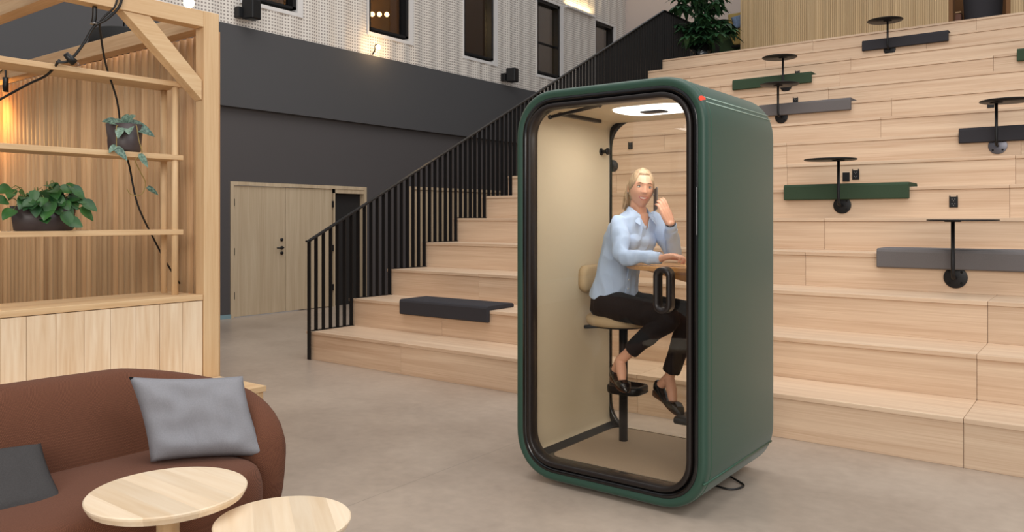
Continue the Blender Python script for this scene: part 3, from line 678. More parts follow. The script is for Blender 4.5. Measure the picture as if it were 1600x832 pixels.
# feet: ankle -> heel and ankle -> instep -> toes
def foot(a, heel, ball, toe):
    limb(body, [a, a*.4+heel*.6, heel], [.029, .029, .026], 16, 4)
    limb(body, [a+V((0, 0, -.01)), (a+ball)/2+V((0, 0, .006)), ball, ball*.5+toe*.5], [.031, .031, .021, .010], 16, 5)
heelR, ballR, toeR = V((-2.368, 4.150, .580)), V((-2.250, 4.035, .550)), V((-2.200, 3.985, .545))
heelL, ballL, toeL = V((-2.172, 4.335, .482)), V((-2.025, 4.240, .405)), V((-1.960, 4.195, .402))
foot(ankR, heelR, ballR, toeR); foot(ankL, heelL, ballL, toeL)
# hands
def finger(base, dirs, lens, r0=.0078):
    P = [V(base)]
    for d, L_ in zip(dirs, lens): P.append(P[-1]+V(d).normalized()*L_)
    limb(body, P, [r0, r0*.95, r0*.86, r0*.72][:len(P)], 10, 3)
# right hand: resting on the desk, fingers curled
d = V((.97, .05, .04)).normalized(); sd = V((-.05, .99, 0)).normalized()
for s_ in (-.024, -.008, .008, .024):
    limb(body, [wrR+sd*s_*.5, wrR+d*.045+sd*s_*.95+V((0, 0, .010)), wrR+d*.080+sd*s_+V((0, 0, .012))], [.019, .017, .0125], 12, 3)
for s_, L_, curl in ((.026, .036, .9), (.009, .041, .9), (-.008, .039, 1.05), (-.025, .031, 1.2)):
    b0 = wrR+d*.080+sd*s_+V((0, 0, .012))
    finger(b0, [d+V((0, 0, -.25))+sd*s_*3, d*.7+V((0, 0, -curl)), d*(.1-curl*.4)+V((0, 0, -.5))], [L_, L_*.55, L_*.42], .0088)
finger(wrR+d*.025+sd*.026+V((0, 0, .0)), [d*.75+sd*.6+V((0, 0, -.15)), d*.95+sd*.1+V((0, 0, -.1)), d+sd*-.4], [.038, .03, .024], .0098)
# left hand: raised beside the left ear, fingers round the back of the phone
phC = H(.0865, .032, -.062)
hd = (V((-2.138, 4.296, 1.612))-wrL).normalized()
tow = (phC-(wrL+hd*.09)); tow = tow-hd*tow.dot(hd); tow = tow.normalized()
acr = hd.cross(tow).normalized()
if acr.dot(hf) < 0: acr = -acr
for s_ in (-.024, -.008, .008, .024):
    limb(body, [wrL+acr*s_*.5, wrL+hd*.050+acr*s_*.95, wrL+hd*.098+acr*s_], [.016, .0135, .0105], 12, 3)
for s_, L_, cu in ((-.026, .040, .15), (-.009, .042, .35), (.008, .040, .6), (.025, .032, .8)):
    finger(wrL+hd*.096+acr*s_, [hd*1.0+tow*(cu*.3-.05), hd*(1-cu*.4)+tow*(.25+cu*.5), hd*(.6-cu*.4)+tow*1.0], [L_, L_*.62, L_*.45], .0085)
finger(wrL+hd*.03+tow*.012-acr*.020, [hd*.8+tow*.55, hd*.95+tow*.35, hd*1.0+tow*.1], [.042, .034, .026], .0098)
bodyo = organic('body', body, .0027, M['skin'], ps, 3)
# face details
for sgn in (-1, 1):
    ex, ez = sgn*.0295, .004
    yS = headpt(ex/.071, sqrt(max(0, 1-(ex/.071)**2-(ez/.112)**2)), ez/.112)[1]
    m = MB(); c = H(ex, yS-.0085, ez)
    rings = []
    for i in range(9):
        a = -pi/2+.05+(pi-.1)*i/8
        rings.append([c+hl*(.0155*cos(a)*cos(t))+hf*(.0118*cos(a)*sin(t))+hu*(.0070*sin(a)) for t in [2*pi*q/16 for q in range(16)]])
    m.loft(rings); ey = m.build('eye', M['eyew'], bodyo)
    m = MB(); ci = H(ex+.001, yS+.0015, ez+.0005); m.loft([[ci+hl*(.0062*cos(t))+hu*(.0060*sin(t))+hf*dd for t in [2*pi*q/14 for q in range(14)]] for dd in (-.002, .0014)]); m.build('iris', M['iris'], ey)
    up_ = [H(ex+.015*q, yS+.0022-.0065*q*q*1.0, ez+.0075-.006*q*q) for q in (-1, -.6, -.2, .2, .6, 1)]
    MB().tube(smoothpath(up_, 3), .0019, 8).build('eyelash', M['brow'], bodyo)
    br = [H(sgn*x_, headpt(x_/.071, sqrt(1-(x_/.071)**2-.04), .2)[1]-.0002, zz_) for x_, zz_ in ((.013, .0235), (.024, .0275), (.036, .0275), (.046, .022))]
    MB().tube(smoothpath(br, 3), [.0012, .0018, .0022, .0024, .0024, .0022, .0020, .0016, .0010, .0008], 8).build('eyebrow', M['brow'], bodyo)
    MB().sphere(H(sgn*.079, -.008, -.036), .004).build('earring', M['steel'], bodyo)
def onface(x, z, d=0):
    cz_ = .112*(1.12 if z < 0 else 1); u = z/cz_; l_ = x/.071
    for _ in range(4):
        sx = 1-.28*max(0, -u)**1.6; l_ = x/(.071*sx)
    return H(x, headpt(l_, sqrt(max(0, 1-l_*l_-u*u)), u)[1]+d, z)
tt = [(x_, -.0640+12*x_*x_) for x_ in [-.0245+.0049*i for i in range(11)]]
hf_ = lambda x_: 1-(x_/.0265)**2
m = MB(); rows = [[onface(x_, z_+.0060*hf_(x_), .0012) for x_, z_ in tt], [onface(x_, z_-.0056*hf_(x_), .0010) for x_, z_ in tt]]
rows += [[onface(x_, z_-.0056*hf_(x_), -.004) for x_, z_ in tt], [onface(x_, z_+.0060*hf_(x_), -.004) for x_, z_ in tt]]
m.loft([[r[i] for r in rows] for i in range(11)]); m.build('teeth', M['teeth'], bodyo)
for sgn in (1, -1):
    P = [onface(x_, z_+sgn*.0072*hf_(x_)*(1 if sgn > 0 else 1.02), .0006) for x_, z_ in [(-.0285, -.0545)]+tt+[(.0285, -.0545)]]
    MB().tube(P, [.0008]+[.0018+.0010*(sgn < 0)]*11+[.0008], 8).build('lip', M['lips'], bodyo)
# hair: cap following the skull, parted, gathered behind and falling to the shoulders
def hairdist(l, f, u):
    front = .63-1.5*max(0, abs(l+.03)-.42)
    t = max(0, min(1, (f+.22)/.34)); t = t*t*(3-2*t)
    return u-(t*front+(1-t)*(-.80))
rings = []
for i in range(91):
    a = -pi/2+.01+(pi-.02)*i/90; row_ = []
    for j in range(150):
        t = 2*pi*j/150; l, f, u = cos(a)*cos(t), cos(a)*sin(t), sin(a)
        q = max(0, min(1, (hairdist(l, f, u)+.02)/.13)); q = q*q*(3-2*q)
        th = -.007+q*(.013+.007*max(0, -f)+.003*max(0, u))
        if q > .3: th += .0007*sin(55*l+6*f+10*u*l)
        row_.append(H(*headpt(l, f, u, th)))
    rings.append(row_)
hr = MB().loft(rings).build('hair', M['hair'], bodyo)
m = MB()
limb(m, [H(-.050, -.060, .01), H(-.068, -.060, -.06), H(-.074, -.062, -.10), H(-.088, -.050, -.135)], [.026, .022, .017, .006], 16, 5)
limb(m, [H(-.02, -.085, .0), H(-.03, -.085, -.08), H(-.045, -.085, -.13), H(-.06, -.08, -.175)], [.045, .038, .028, .010], 16, 5)
limb(m, [H(.045, -.060, .0), H(.045, -.07, -.06), H(.03, -.08, -.12)], [.034, .028, .012], 16, 5)
m2 = organic('hair_fall', m, .005, M['hair'], hr, 4, lambda c, nn: c+nn*.003*sin(400*(c-headC).dot(hl)+220*(c-headC).dot(hf)))
# ---- shirt
sh = MB()
tor = [(V((-2.452, 4.285, 1.005)), .153, .126), (V((-2.448, 4.284, 1.05)), .149, .120), (V((-2.440, 4.283, 1.09)), .144, .112), (V((-2.425, 4.28, 1.15)), .138, .104), (V((-2.405, 4.283, 1.23)), .138, .104),
       (V((-2.375, 4.288, 1.32)), .148, .114), (V((-2.350, 4.292, 1.395)), .158, .116), (V((-2.325, 4.297, 1.46)), .160, .098), (V((-2.312, 4.30, 1.506)), .135, .078), (V((-2.305, 4.305, 1.532)), .096, .068), (V((-2.300, 4.308, 1.546)), .070, .060)]
sh.loft([ering(c, S_, F_-U_*(.30 if q_ == 0 else .12 if q_ == 1 else 0), a, b_, 36, 2.25) for q_, (c, a, b_) in enumerate(tor)])
for s_, e_, w_ in ((shR, elR, wrR), (shL, elL, wrL)):
    limb(sh, [s_+V((0, 0, -.005)), s_*.5+e_*.5, e_, e_*.5+w_*.5, w_*.82+e_*.18], [.048, .050, .044, .038, .033], 20, 6, (1, 0))
sh.sphere(V((-2.292, 4.225, 1.365)), (.055, .060, .060)); sh.sphere(V((-2.252, 4.340, 1.370)), (.055, .060, .060)); sh.sphere(V((-2.265, 4.285, 1.365)), (.050, .055, .052)); sh.loft([ering(V((-2.280, 4.285, z_)), S_, F_, a_, b_, 24) for z_, a_, b_ in ((1.28, .10, .045), (1.38, .115, .055), (1.46, .11, .045))])
def wrinkle(amp, sc):
    def fn(c, nn):
        q = V((c.x*sc, c.y*sc, c.z*sc*.55)); a = noise.noise(q); b_ = noise.noise(q*2.3+V((3, 1, 2)))
        return c+nn*(amp*(1-abs(a)*2.2)+amp*.4*b_)
    return fn
shirt = organic('shirt', sh, .0045, M['shirt'], bodyo, 9, wrinkle(.0075, 13))
bm = bmesh.new(); bm.from_mesh(shirt.data); VC = V((-2.300, 4.308, 1.437)); SLP = .50   # open neck
for sg_ in (1, -1):
    nrm_ = (S_*sg_-V((0, 0, SLP))).normalized()
    near = [f_ for f_ in bm.faces if f_.calc_center_median().z > 1.42 and (f_.calc_center_median()-VC).dot(F_) > .01]
    gm = list({e for f_ in near for e in f_.edges})+list({v for f_ in near for v in f_.verts})+near
    bmesh.ops.bisect_plane(bm, geom=gm, plane_co=VC+S_*sg_*.004, plane_no=nrm_)
cut = []
for f_ in bm.faces:
    rel = f_.calc_center_median()-VC; ff = rel.dot(F_); ss_ = rel.dot(S_)
    if (rel.z > 0 and ff > .01 and abs(ss_) < .004+rel.z*SLP) or (rel.z > .085 and ff*ff+ss_*ss_ < .0043): cut.append(f_)
bmesh.ops.delete(bm, geom=cut, context='FACES'); bm.to_mesh(shirt.data); bm.free()
sd_ = shirt.modifiers.new('thick', 'SOLIDIFY'); sd_.thickness = .003; sd_.offset = -1
# cuffs
for e_, w_ in ((elR, wrR), (elL, wrL)):
    dd = (w_-e_).normalized(); a = w_-dd*.055; b_ = w_-dd*.004
    m = MB(); m.tube([a, a*.5+b_*.5, b_, b_-dd*.002, a*.6+b_*.4], [.036, .0345, .0335, .030, .029], 22, False); m.build('cuff', M['shirt'], shirt)
# collar: two folded leaves and stand
nk = V((-2.298, 4.308, 1.548)); 
for sgn in (-1, 1):
    rowT, rowB, rowI = [], [], []
    for i in range(15):
        t = i/14; ang = radians(180-t*152)
        dr = F_*cos(ang)+S_*sgn*sin(ang); fw = max(0, (t-.55)/.45)
        top = nk+dr*(.060+.010*fw)+V((0, 0, .028-.050*fw**1.5))
        rowT.append(top); rowI.append(nk+dr*(.056+.010*fw)+V((0, 0, -.016-.052*fw**1.5)))
        rowB.append(nk+dr*(.082+.030*fw)+S_*sgn*(.012*fw)+V((0, 0, -.016-.070*fw**1.3)))
    m = MB(); off = V((0, 0, -.003))
    m.loft([[i_, a+V((0, 0, -.002)), a, b_, b_+off, a+off*2.2] for i_, a, b_ in zip(rowI, rowT, rowB)], smooth=False); m.build('collar_leaf', M['shirt'], shirt, .001)
# open neck skin V comes from the body; placket with buttons
m = MB(); P = []
for c, a, b_ in [(t_[0], t_[1], t_[2]) for t_ in tor[1:8]]: P.append(c+F_*(b_+.004))
P[-1] += F_*.004; rings = [[p+S_*.015-F_*.012, p+S_*.015+F_*.003, p-S_*.015+F_*.003, p-S_*.015-F_*.012] for p in smoothpath(P, 4)]; m.loft(rings, smooth=False); m.build('placket', M['shirt'], shirt, .001)
for q in range(1, 7):
    p = smoothpath(P, 4)[q*4-1]; MB().cyl(p+F_*.002, p+F_*.0055, .0055, 12).build('button', M['button'], shirt)
m = MB(); dd = (wrL-elL).normalized(); u_ = dd.cross(V((1, 0, 0))).normalized(); v_ = dd.cross(u_)
for q in range(18):
    a = 2*pi*q/18; m.sphere(wrL+dd*.004+u_*.027*cos(a)+v_*.027*sin(a), .0045, 8, 6)
m.build('bracelet', M['hole'], bodyo)
# ---- trousers
tr = MB()
tr.loft([ering(c, S_, F_, a, b_, 32) for c, a, b_ in ((V((-2.458, 4.29, .900)), .120, .110), (V((-2.460, 4.29, .935)), .146, .130), (V((-2.456, 4.288, 1.0)), .146, .120), (V((-2.446, 4.285, 1.06)), .138, .110))])
hemR, hemL = ankR+(kneeR-ankR)*.25, ankL+(kneeL-ankL)*.085
limb(tr, [hipR+V((-.01, 0, -.005)), hipR*.5+kneeR*.5+V((0, 0, -.006)), kneeR, kneeR*.6+hemR*.4, hemR], [.092, .079, .064, .057, .047], 22, 6, (1, 0))
limb(tr, [hipL+V((-.01, 0, -.005)), hipL*.5+kneeL*.5+V((0, 0, -.006)), kneeL, kneeL*.6+hemL*.4, hemL], [.092, .079, .064, .058, .050], 22, 6, (1, 0))
organic('trousers', tr, .005, M['trousers'], bodyo, 4, wrinkle(.004, 11))
# ---- shoes
def shoe(a, heel, ball, toe, label=None):
    upz = V((0, 0, 1)); ax = (toe-heel).normalized(); sd = ax.cross(upz).normalized(); up = sd.cross(ax)
    L_ = (toe-heel).length+.055; o0 = heel-ax*.032-up*.030
    st_ = [(0, .014, .060), (.04, .026, .074), (.12, .031, .066), (.25, .031, .036), (.4, .031, .022), (.52, .036, .021), (.64, .041, .040), (.76, .041, .052), (.88, .034, .044), (.96, .020, .028), (1.0, .006, .010)]
    m = MB(); rings = []
    for s_, wd, h in st_:
        c = o0+ax*(L_*s_); n = 20; r = []
        for q in range(n):
            t = 2*pi*q/n; cc, ss = cos(t), sin(t)
            r.append(c+sd*(wd*math.copysign(abs(cc)**.8, cc))+up*(h*.5+h*.5*math.copysign(abs(ss)**.7, ss)))
        rings.append(r)
    m.loft(rings); s = organic('shoe', m, .003, M['shoe'], bodyo, 3)
    m = MB(); rings = []
    for s_, wd, h in st_[:-1]:
        c = o0+ax*(L_*s_)-up*.001; hh = .030*max(0, 1-s_*1.9)+.004
        rings.append([c+sd*wd, c-sd*wd, c-sd*wd*.85-up*hh, c+sd*wd*.85-up*hh])
    m.loft(rings, smooth=False); m.build('wedge_sole', M['sole'], s, .002)
shoe(ankR, heelR, ballR, toeR); shoe(ankL, heelL, ballL, toeL)
# phone in her hand: top-level
m = MB(); pu = (hu*.96-hf*.28).normalized(); pn = hl; pw = pu.cross(pn).normalized(); c_ = rrect(-.034, .034, -.070, .070, .008, 4)
m.loft([[phC+pw*x*s_+pu*z*s_+pn*dd for x, z in c_] for dd, s_ in ((-.004, .97), (-.003, 1), (.003, 1), (.004, .97))], smooth=False)
tag(m.build('smartphone', M['phone']), 'thin grey smartphone the woman holds to her left ear', 'phone')

# ------------------------------------------------------------------ timber house frame
hs = thing('timber_frame', 'pale timber house frame with diagonal brace and a ribbed slat wall on the left', 'timber frame', (-4.8, 3.0, 0))
PX = -4.75
MB().box(PX-.10, PX, 2.918, 3.028, 0, 2.872).build('post', M['pale_wood_z'], hs, .004)
MB().box(PX-.10, PX-.002, -1.0, 2.917, 2.765, 2.870).build('beam', M['pale_wood'], hs, .003)
MB().box(-9.6, PX-.102, 2.92, 3.03, 2.765, 2.880).build('beam', M['pale_wood_x'], hs, .003)
MB().box(-9.6, PX-.102, 1.99, 2.09, 2.765, 2.870).build('beam', M['pale_wood_x'], hs, .003)
q = [(2.910, 2.285), (2.910, 2.415), (2.558, 2.764), (2.386, 2.764)]
MB().loft([[(x, y, z) for y, z in q] for x in (PX-.012, PX-.10)], smooth=False).build('brace', M['pale_wood'], hs, .002)
m = MB(); pitch = .088; nS = int((9.5-4.87)/pitch)
for i in range(nS):
    xc = -4.895-i*pitch; m.loft([[(xc+.040*cos(t), 3.075-.034*sin(t), z) for t in [pi*q_/8 for q_ in range(9)]] for z in (.02, 2.77)], closed=True, caps=True)
m.build('slat_wall', M['slat_wood'], hs)
MB().box(-9.5, PX-.10, 3.076, 3.10, .0, 2.78).build('slat_backing', M['slat_wood'], hs)
MB().box(-9.7, -9.6, 2.92, 3.03, 0, 2.88).build('post', M['pale_wood_z'], hs, .004)
# cabinet
cb = thing('plank_cabinet', 'long low cabinet faced with vertical pale planks at the left', 'cabinet', (-4.95, 1.8, 0))
CX = -4.76
eds = [1.1, 1.26, 1.41, 1.56, 1.724, 1.854, 2.007, 2.161, 2.314, 2.469, 2.621, 2.774, 2.914]
for a, b_ in zip(eds[:-1], eds[1:]): MB().box(CX-.02, CX, a+.0015, b_-.0015, .03, .962).build('front_plank', M['plank_wood'], cb, .001, 1)
MB().box(CX-.44, CX-.021, 1.1, 2.914, .03, .962).build('carcass', M['pale_wood'], cb)
MB().box(CX-.44, CX+.003, 1.08, 2.916, .966, 1.002).build('worktop', M['pale_wood'], cb, .003)
o_map = {}
# open shelves on dowels
sf = thing('open_shelf', 'open pale wooden shelves on round dowels standing on the plank cabinet', 'shelf', (-5.0, 2.0, 1.002))
for z in (2.401, 1.921, 1.431): MB().box(-5.125, -4.872, .9, 2.845, z-.033, z).build('shelf_board', M['pale_wood'], sf, .003)
for x, y in ((-4.90, 2.80), (-5.09, 2.83), (-4.90, 1.35), (-5.09, 1.35)): MB().cyl((x, y, 1.003), (x, y, 2.367), .021, 20).build('dowel', M['pale_wood_z'], sf)
# bench behind the sofa
bn = thing('wooden_bench', 'low pale wooden bench between the sofa back and the plank cabinet', 'bench', (-4.5, 1.9, 0))
MB().box(-4.742, -4.233, .2, 3.03, .415, .45).build('seat_board', M['pale_wood'], bn, .003)
MB().box(-4.742, -4.25, 2.98, 3.02, 0, .414).box(-4.742, -4.25, .25, .29, 0, .414).build('side_panel', M['pale_wood_z'], bn, .003)
MB().box(-4.262, -4.24, .29, 2.98, .0, .414).build('front_panel', M['pale_wood'], bn, .002)

# ------------------------------------------------------------------ sofa
so = thing('sofa', 'brown woven rounded sofa in the lower left corner', 'sofa', (-3.4, 1.45, 0))
def arc(cx, cy, r, a0, a1, n): return [(cx+r*cos(radians(a0+(a1-a0)*i/n)), cy+r*sin(radians(a0+(a1-a0)*i/n))) for i in range(n+1)]
YM = 1.38  # symmetry plane of the sofa
half = [(-3.775, YM+.0), (-3.775, YM+.2), (-3.775, YM+.4)]+arc(-3.38, 1.885, .395, 180, 90, 12)+[(-3.28, 2.281), (-3.19, 2.275), (-3.11, 2.255)]
hh = [.785, .785, .78]+[.78-.13*(i/12)**1.1 for i in range(13)]+[.615, .56, .46]
path = [(x, 2*YM-y) for x, y in reversed(half[1:])]+half; hts = list(reversed(hh[1:]))+hh
rings = []
for i, (x, y) in enumerate(path):
    a = path[max(0, i-1)]; b_ = path[min(len(path)-1, i+1)]; tx, ty = b_[0]-a[0], b_[1]-a[1]; L_ = sqrt(tx*tx+ty*ty); nx, ny = -ty/L_, tx/L_   # normal pointing outwards? flip below
    if (x+3.2)*nx+(y-YM)*ny < 0: nx, ny = -nx, -ny
    h = hts[i]; end = min(i, len(path)-1-i); wd = .092+.023*min(1, abs(nx)) if end > 1 else (.085, .09)[end]
    sec = []
    z0 = .10
    for t in range(28):
        aa = 2*pi*t/28; cc, ss = cos(aa), sin(aa)
        ex_ = math.copysign(abs(cc)**.7, cc); ez_ = math.copysign(abs(ss)**.62, ss)
        zz = z0+(h-z0)*(.5+.5*ez_); lean = .045*(zz-.3)/.5
        wi = wd*ex_ if ex_ > 0 else wd*ex_*(1+.75*max(0, 1-(zz-z0)/(h-z0))**.8*abs(nx)**2)
        sec.append((x+nx*(wi+lean), y+ny*(wi+lean), zz))
    rings.append(sec)
m = MB(); m.loft(rings); m.build('backrest', M['sofa'], so, subsurf=1)
# seat cushion: rounded slab
def slab(x0, x1, y0, y1, z0, z1, r, rz, name, mat, par, crown=.02):
    rings = []
    for k in range(7):
        a = pi*k/6-pi/2; ins = rz*(1-cos(a)); zz = (z0+z1)/2+((z1-z0)/2)*sin(a)
        rings.append([(x, y, zz) for x, y in rrect(x0+ins, x1-ins, y0+ins, y1-ins, max(.03, r-ins), 10)])
    top = rings[-1]; cx, cy = (x0+x1)/2, (y0+y1)/2
    for s_, dz in ((.8, .010), (.5, crown), (.1, crown+.003)): rings.append([(cx+(x-cx)*s_, cy+(y-cy)*s_, z1+dz) for x, y, _ in top])
    return MB().loft(rings).build(name, mat, par, subsurf=1)
slab(-3.70, -2.93, .57, 2.19, .15, .405, .22, .05, 'seat_cushion', M['sofa'], so)
slab(-3.62, -3.02, .70, 2.06, .07, .16, .2, .01, 'base', M['black'], so, 0)
# scatter cushions
def scatter(name, c, ux, uz, w_, h_, th, mat, label, amp=.006):
    """pillow spanned by two world vectors"""
    ux = V(ux).normalized(); uz = V(uz).normalized(); nn = ux.cross(uz).normalized(); c = V(c); N_ = 24; top, bot = [], []
    t = thing(name, label, 'cushion', tuple(c))
    vs = []; fs = []
    for side_ in (1, -1):
        for i in range(N_+1):
            for j in range(N_+1):
                a, b_ = 2*i/N_-1, 2*j/N_-1
                pin = 1-.07*(1-abs(a)**2)*0-.055*(b_*b_)*(1-a*a)
                pin2 = 1-.055*(1-b_*b_)
                x = a*(1-.06*(1-b_*b_)); y = b_*(1-.06*(1-a*a))
                tck = th*((1-a**4)*(1-b_**4))**.45
                p = c+ux*(x*w_/2)+uz*(y*h_/2)+nn*side_*tck/2
                wv = noise.noise(V((x*2.2, y*2.2, 3*side_)))*amp*2+noise.noise(V((x*6, y*2, 5+side_)))*amp
                if max(abs(a), abs(b_)) < 1: p += nn*wv*side_*min(1, 4*(1-max(abs(a), abs(b_))))
                vs.append(p)
    n1 = (N_+1)
    for s_ in (0, 1):
        o0 = s_*n1*n1
        for i in range(N_):
            for j in range(N_): fs.append((o0+i*n1+j, o0+(i+1)*n1+j, o0+(i+1)*n1+j+1, o0+i*n1+j+1))
    m = MB(); m.add(vs, fs, True); o = m.build('cover', mat, t)
    bm = bmesh.new(); bm.from_mesh(o.data); bmesh.ops.remove_doubles(bm, verts=bm.verts, dist=.0004); bmesh.ops.recalc_face_normals(bm, faces=bm.faces); bm.to_mesh(o.data); bm.free()
    return t
scatter('cushion', (-3.325, 2.015, .592), (.19, .39, -.035), (-.13, -.02, .32), .49, .39, .13, M['lightgrey'], 'light grey linen cushion leaning at the right end of the brown sofa', .012)
scatter('cushion', (-3.40, 1.19, .475), (.16, 1, -.03), (-.80, .02, .60), .46, .36, .11, M['darkgrey'], 'dark charcoal cushion lying at the left edge on the brown sofa')

# ------------------------------------------------------------------ side tables
def stable(cx, cy, z, r, label, rot):
    t = thing('side_table', label, 'side table', (cx, cy, 0), 'round pale side tables before the sofa')
    m = MB(); nb = 7   # glued boards running across the round top
    for b_ in range(nb):
        u0, u1 = -r+2*r*b_/nb, -r+2*r*(b_+1)/nb
        def row(uu, rr): return sqrt(max(0, rr*rr-uu*uu))
        prof = [(-.040, .034), (-.032, .012), (-.012, .001), (-.004, .0), (0, .004)]
        us = [u0+(u1-u0)*q_/6 for q_ in range(7)]
        us = [u0+(u1-u0)*q_/18 for q_ in range(19)]
        rings = []
        for uu in us:
            sec = []
            for zz, ins in prof:
                rr = r-ins; s_ = uu*rr/r; v = row(s_, rr); sec.append((s_, v, zz))
            sec2 = [(a, -b2, c) for a, b2, c in reversed(sec)]
            rings.append([(a, b2, c) for a, b2, c in sec+sec2])
        m.loft(rings, smooth=False)
    o = m.build('table_top', M['table_wood']); o.parent = t; o.location = (0, 0, z); o.rotation_euler = (0, 0, rot)
    MB().lathe([(.040, .012), (.040, z-.055), (.075, z-.042), (.075, z-.039)], (cx, cy, 0), 32).build('column', M['pale_wood_z'], t)
    MB().lathe([(r*.62, 0), (r*.63, .008), (r*.6, .014), (.05, .018)], (cx, cy, 0), 40).build('foot_plate', M['table_wood'], t)
stable(-2.768, 1.555, .50, .278, 'taller round pale side table in front of the brown sofa', -1.57)
stable(-2.345, 1.748, .432, .238, 'lower round pale side table right of the taller one, at the bottom edge', .989)

# ------------------------------------------------------------------ string light and cables on the frame
sg = thing('string_light', 'black festoon cable looped over the timber frame with lamp sockets', 'string light', (-4.85, 2.3, 2.7))
def cab(pts, r=.006, nm='cable'): return MB().tube(smoothpath(pts, 6), r, 8).build(nm, M['cable'], sg)
cab([(-4.74, 2.37, 2.95), (-4.74, 2.365, 2.80), (-4.76, 2.30, 2.70), (-4.80, 2.235, 2.64), (-4.80, 2.17, 2.52), (-4.81, 2.10, 2.42), (-4.84, 2.04, 2.405)], .008)
cab([(-4.75, 2.35, 2.95), (-4.75, 2.34, 2.79), (-4.79, 2.27, 2.68), (-4.85, 2.30, 2.60), (-4.93, 2.37, 2.44), (-5.0, 2.47, 2.25), (-5.05, 2.53, 2.0), (-5.14, 2.62, 1.85), (-5.15, 2.68, 1.6), (-5.16, 2.80, 1.36), (-5.16, 2.90, 1.18), (-5.17, 2.99, 1.05)])
cab([(-4.80, 2.24, 2.76), (-4.80, 2.238, 2.70), (-4.80, 2.23, 2.655)], .014)
MB().cyl((-4.80, 2.235, 2.655), (-4.80, 2.235, 2.663), .019).build('cable_tie', M['steel'], sg)
MB().tube([(-4.80, 2.075, 2.455), (-4.80, 2.105, 2.425), (-4.80, 2.125, 2.410)], [.016, .022, .022], 16).build('lamp_socket', M['cable'], sg)
MB().sphere((-4.80, 2.14, 2.398), .017).build('clear_bulb', M['glass'], sg)
s2 = thing('string_light', 'thin black cables with a hanging lamp before the slat wall at the left edge', 'string light', (-7.8, 2.9, 2.8))
def cab2(pts, r=.007): return MB().tube(smoothpath(pts, 6), r, 8).build('cable', M['cable'], s2)
cab2([(-8.9, 2.7, 2.60), (-8.3, 2.85, 2.72), (-7.95, 2.9, 2.84), (-7.89, 2.9, 2.84), (-7.885, 2.9, 2.77)], .008)
cab2([(-5.42, 1.84, 2.14), (-5.3, 1.95, 2.24), (-5.15, 2.02, 2.31), (-4.95, 2.04, 2.345), (-4.84, 2.06, 2.42)], .0075)
MB().cyl((-7.885, 2.9, 2.64), (-7.885, 2.9, 2.77), .024).build('lamp_socket', M['cable'], s2)
MB().sphere((-8.38, 2.84, 2.57), .03).build('bulb', M['bulb'], s2)
l = bpy.data.lights.new('shelf_bulb_light', 'POINT'); l.energy = 7; l.color = (1, .5, .15); l.shadow_soft_size = .04; o = bpy.data.objects.new('shelf_bulb_light', l); COL.objects.link(o); o.location = (-8.25, 2.86, 2.52); o.parent = s2; o.matrix_parent_inverse = inv(s2)
# bulbs by the wall
def wallbulb(p, label, bracket=True):
    t = thing('bare_bulb', label, 'light bulb', p)
    if bracket: MB().tube(smoothpath([(WX+.02, p[1]-.03, p[2]-.12), (p[0]-.06, p[1]-.03, p[2]-.06), (p[0]-.05, p[1]-.02, p[2]+.04), (p[0], p[1], p[2]+.03)], 5), .014, 8).build('bracket', M['cable'], t)
    else: MB().tube([(p[0], p[1], p[2]+.6), (p[0], p[1], p[2]+.02)], .01, 8).build('cord', M['cable'], t)
    MB().sphere(p, .042).build('bulb', M['bulb'], t)
    l = bpy.data.lights.new('wall_bulb_light', 'POINT'); l.energy = 6; l.color = (1, .66, .35); l.shadow_soft_size = .05; o = bpy.data.objects.new('wall_bulb_light', l); COL.objects.link(o); o.location = (p[0]+.1, p[1], p[2]); o.parent = t; o.matrix_parent_inverse = inv(t)
wallbulb((WX+.14, 9.75, 4.56), 'glowing bare bulb on the ledge of the dark fascia under the second upper window')
wallbulb((-6.0, 3.55, 3.27), 'glowing bare bulb hanging above the right end of the timber frame', False)
# loudspeakers on the cladding
def speaker(y, z, label):
    t = thing('loudspeaker', label, 'loudspeaker', (WX, y, z), 'loudspeakers on the pale cladding')
    m = MB(); m.loft([[(WX+x, y+dy_, z+zz) for x, dy_ in ((.10, -.10), (.30, -.04), (.28, .13), (.10, .11))] for zz in (-.15, .15)], smooth=False); m.build('cabinet', M['black'], t, .02, 3)
    MB().box(WX, WX+.12, y-.16, y-.06, z-.13, z+.03).build('bracket', M['black'], t, .008)
speaker(7.10, 4.66, 'left black loudspeaker on the cladding just right of the timber post')
speaker(13.62, 4.62, 'right black loudspeaker on the cladding beside the stair railing')
# wall uplight with a warm wash
t = thing('uplight_lamp', 'slim ledge lamp washing warm light up the cladding between two upper windows', 'lamp', (WX, 16.4, 6.64))
MB().box(WX+.012, WX+.10, 15.97, 17.26, 6.62, 6.66).build('housing', M['offwhite'], t, .003)
l = bpy.data.lights.new('uplight', 'AREA'); l.shape = 'RECTANGLE'; l.size = .04; l.size_y = 1.2; l.energy = 14; l.color = (1, .72, .35); o = bpy.data.objects.new('uplight', l); COL.objects.link(o); o.location = (WX+.075, 16.6, 6.68); o.rotation_euler = (radians(180), radians(22), 0); o.parent = t; o.matrix_parent_inverse = inv(t)
# big black lamp shade behind the frame
t = thing('pendant_lamp', 'wide black pendant shade glimpsed between the timber beams', 'lamp', (-9.1, 4.4, 3.6))
MB().lathe([(.02, .17), (.30, .16), (.34, .14), (.42, -.22), (.41, -.22), (.33, .13), (.02, .14)], (-9.15, 4.6, 3.52), 40).build('lamp_shade', M['hole'], t)
MB().tube([(-9.15, 4.6, 3.68), (-9.15, 4.6, 9.0)], .008, 8).build('cord', M['cable'], t)

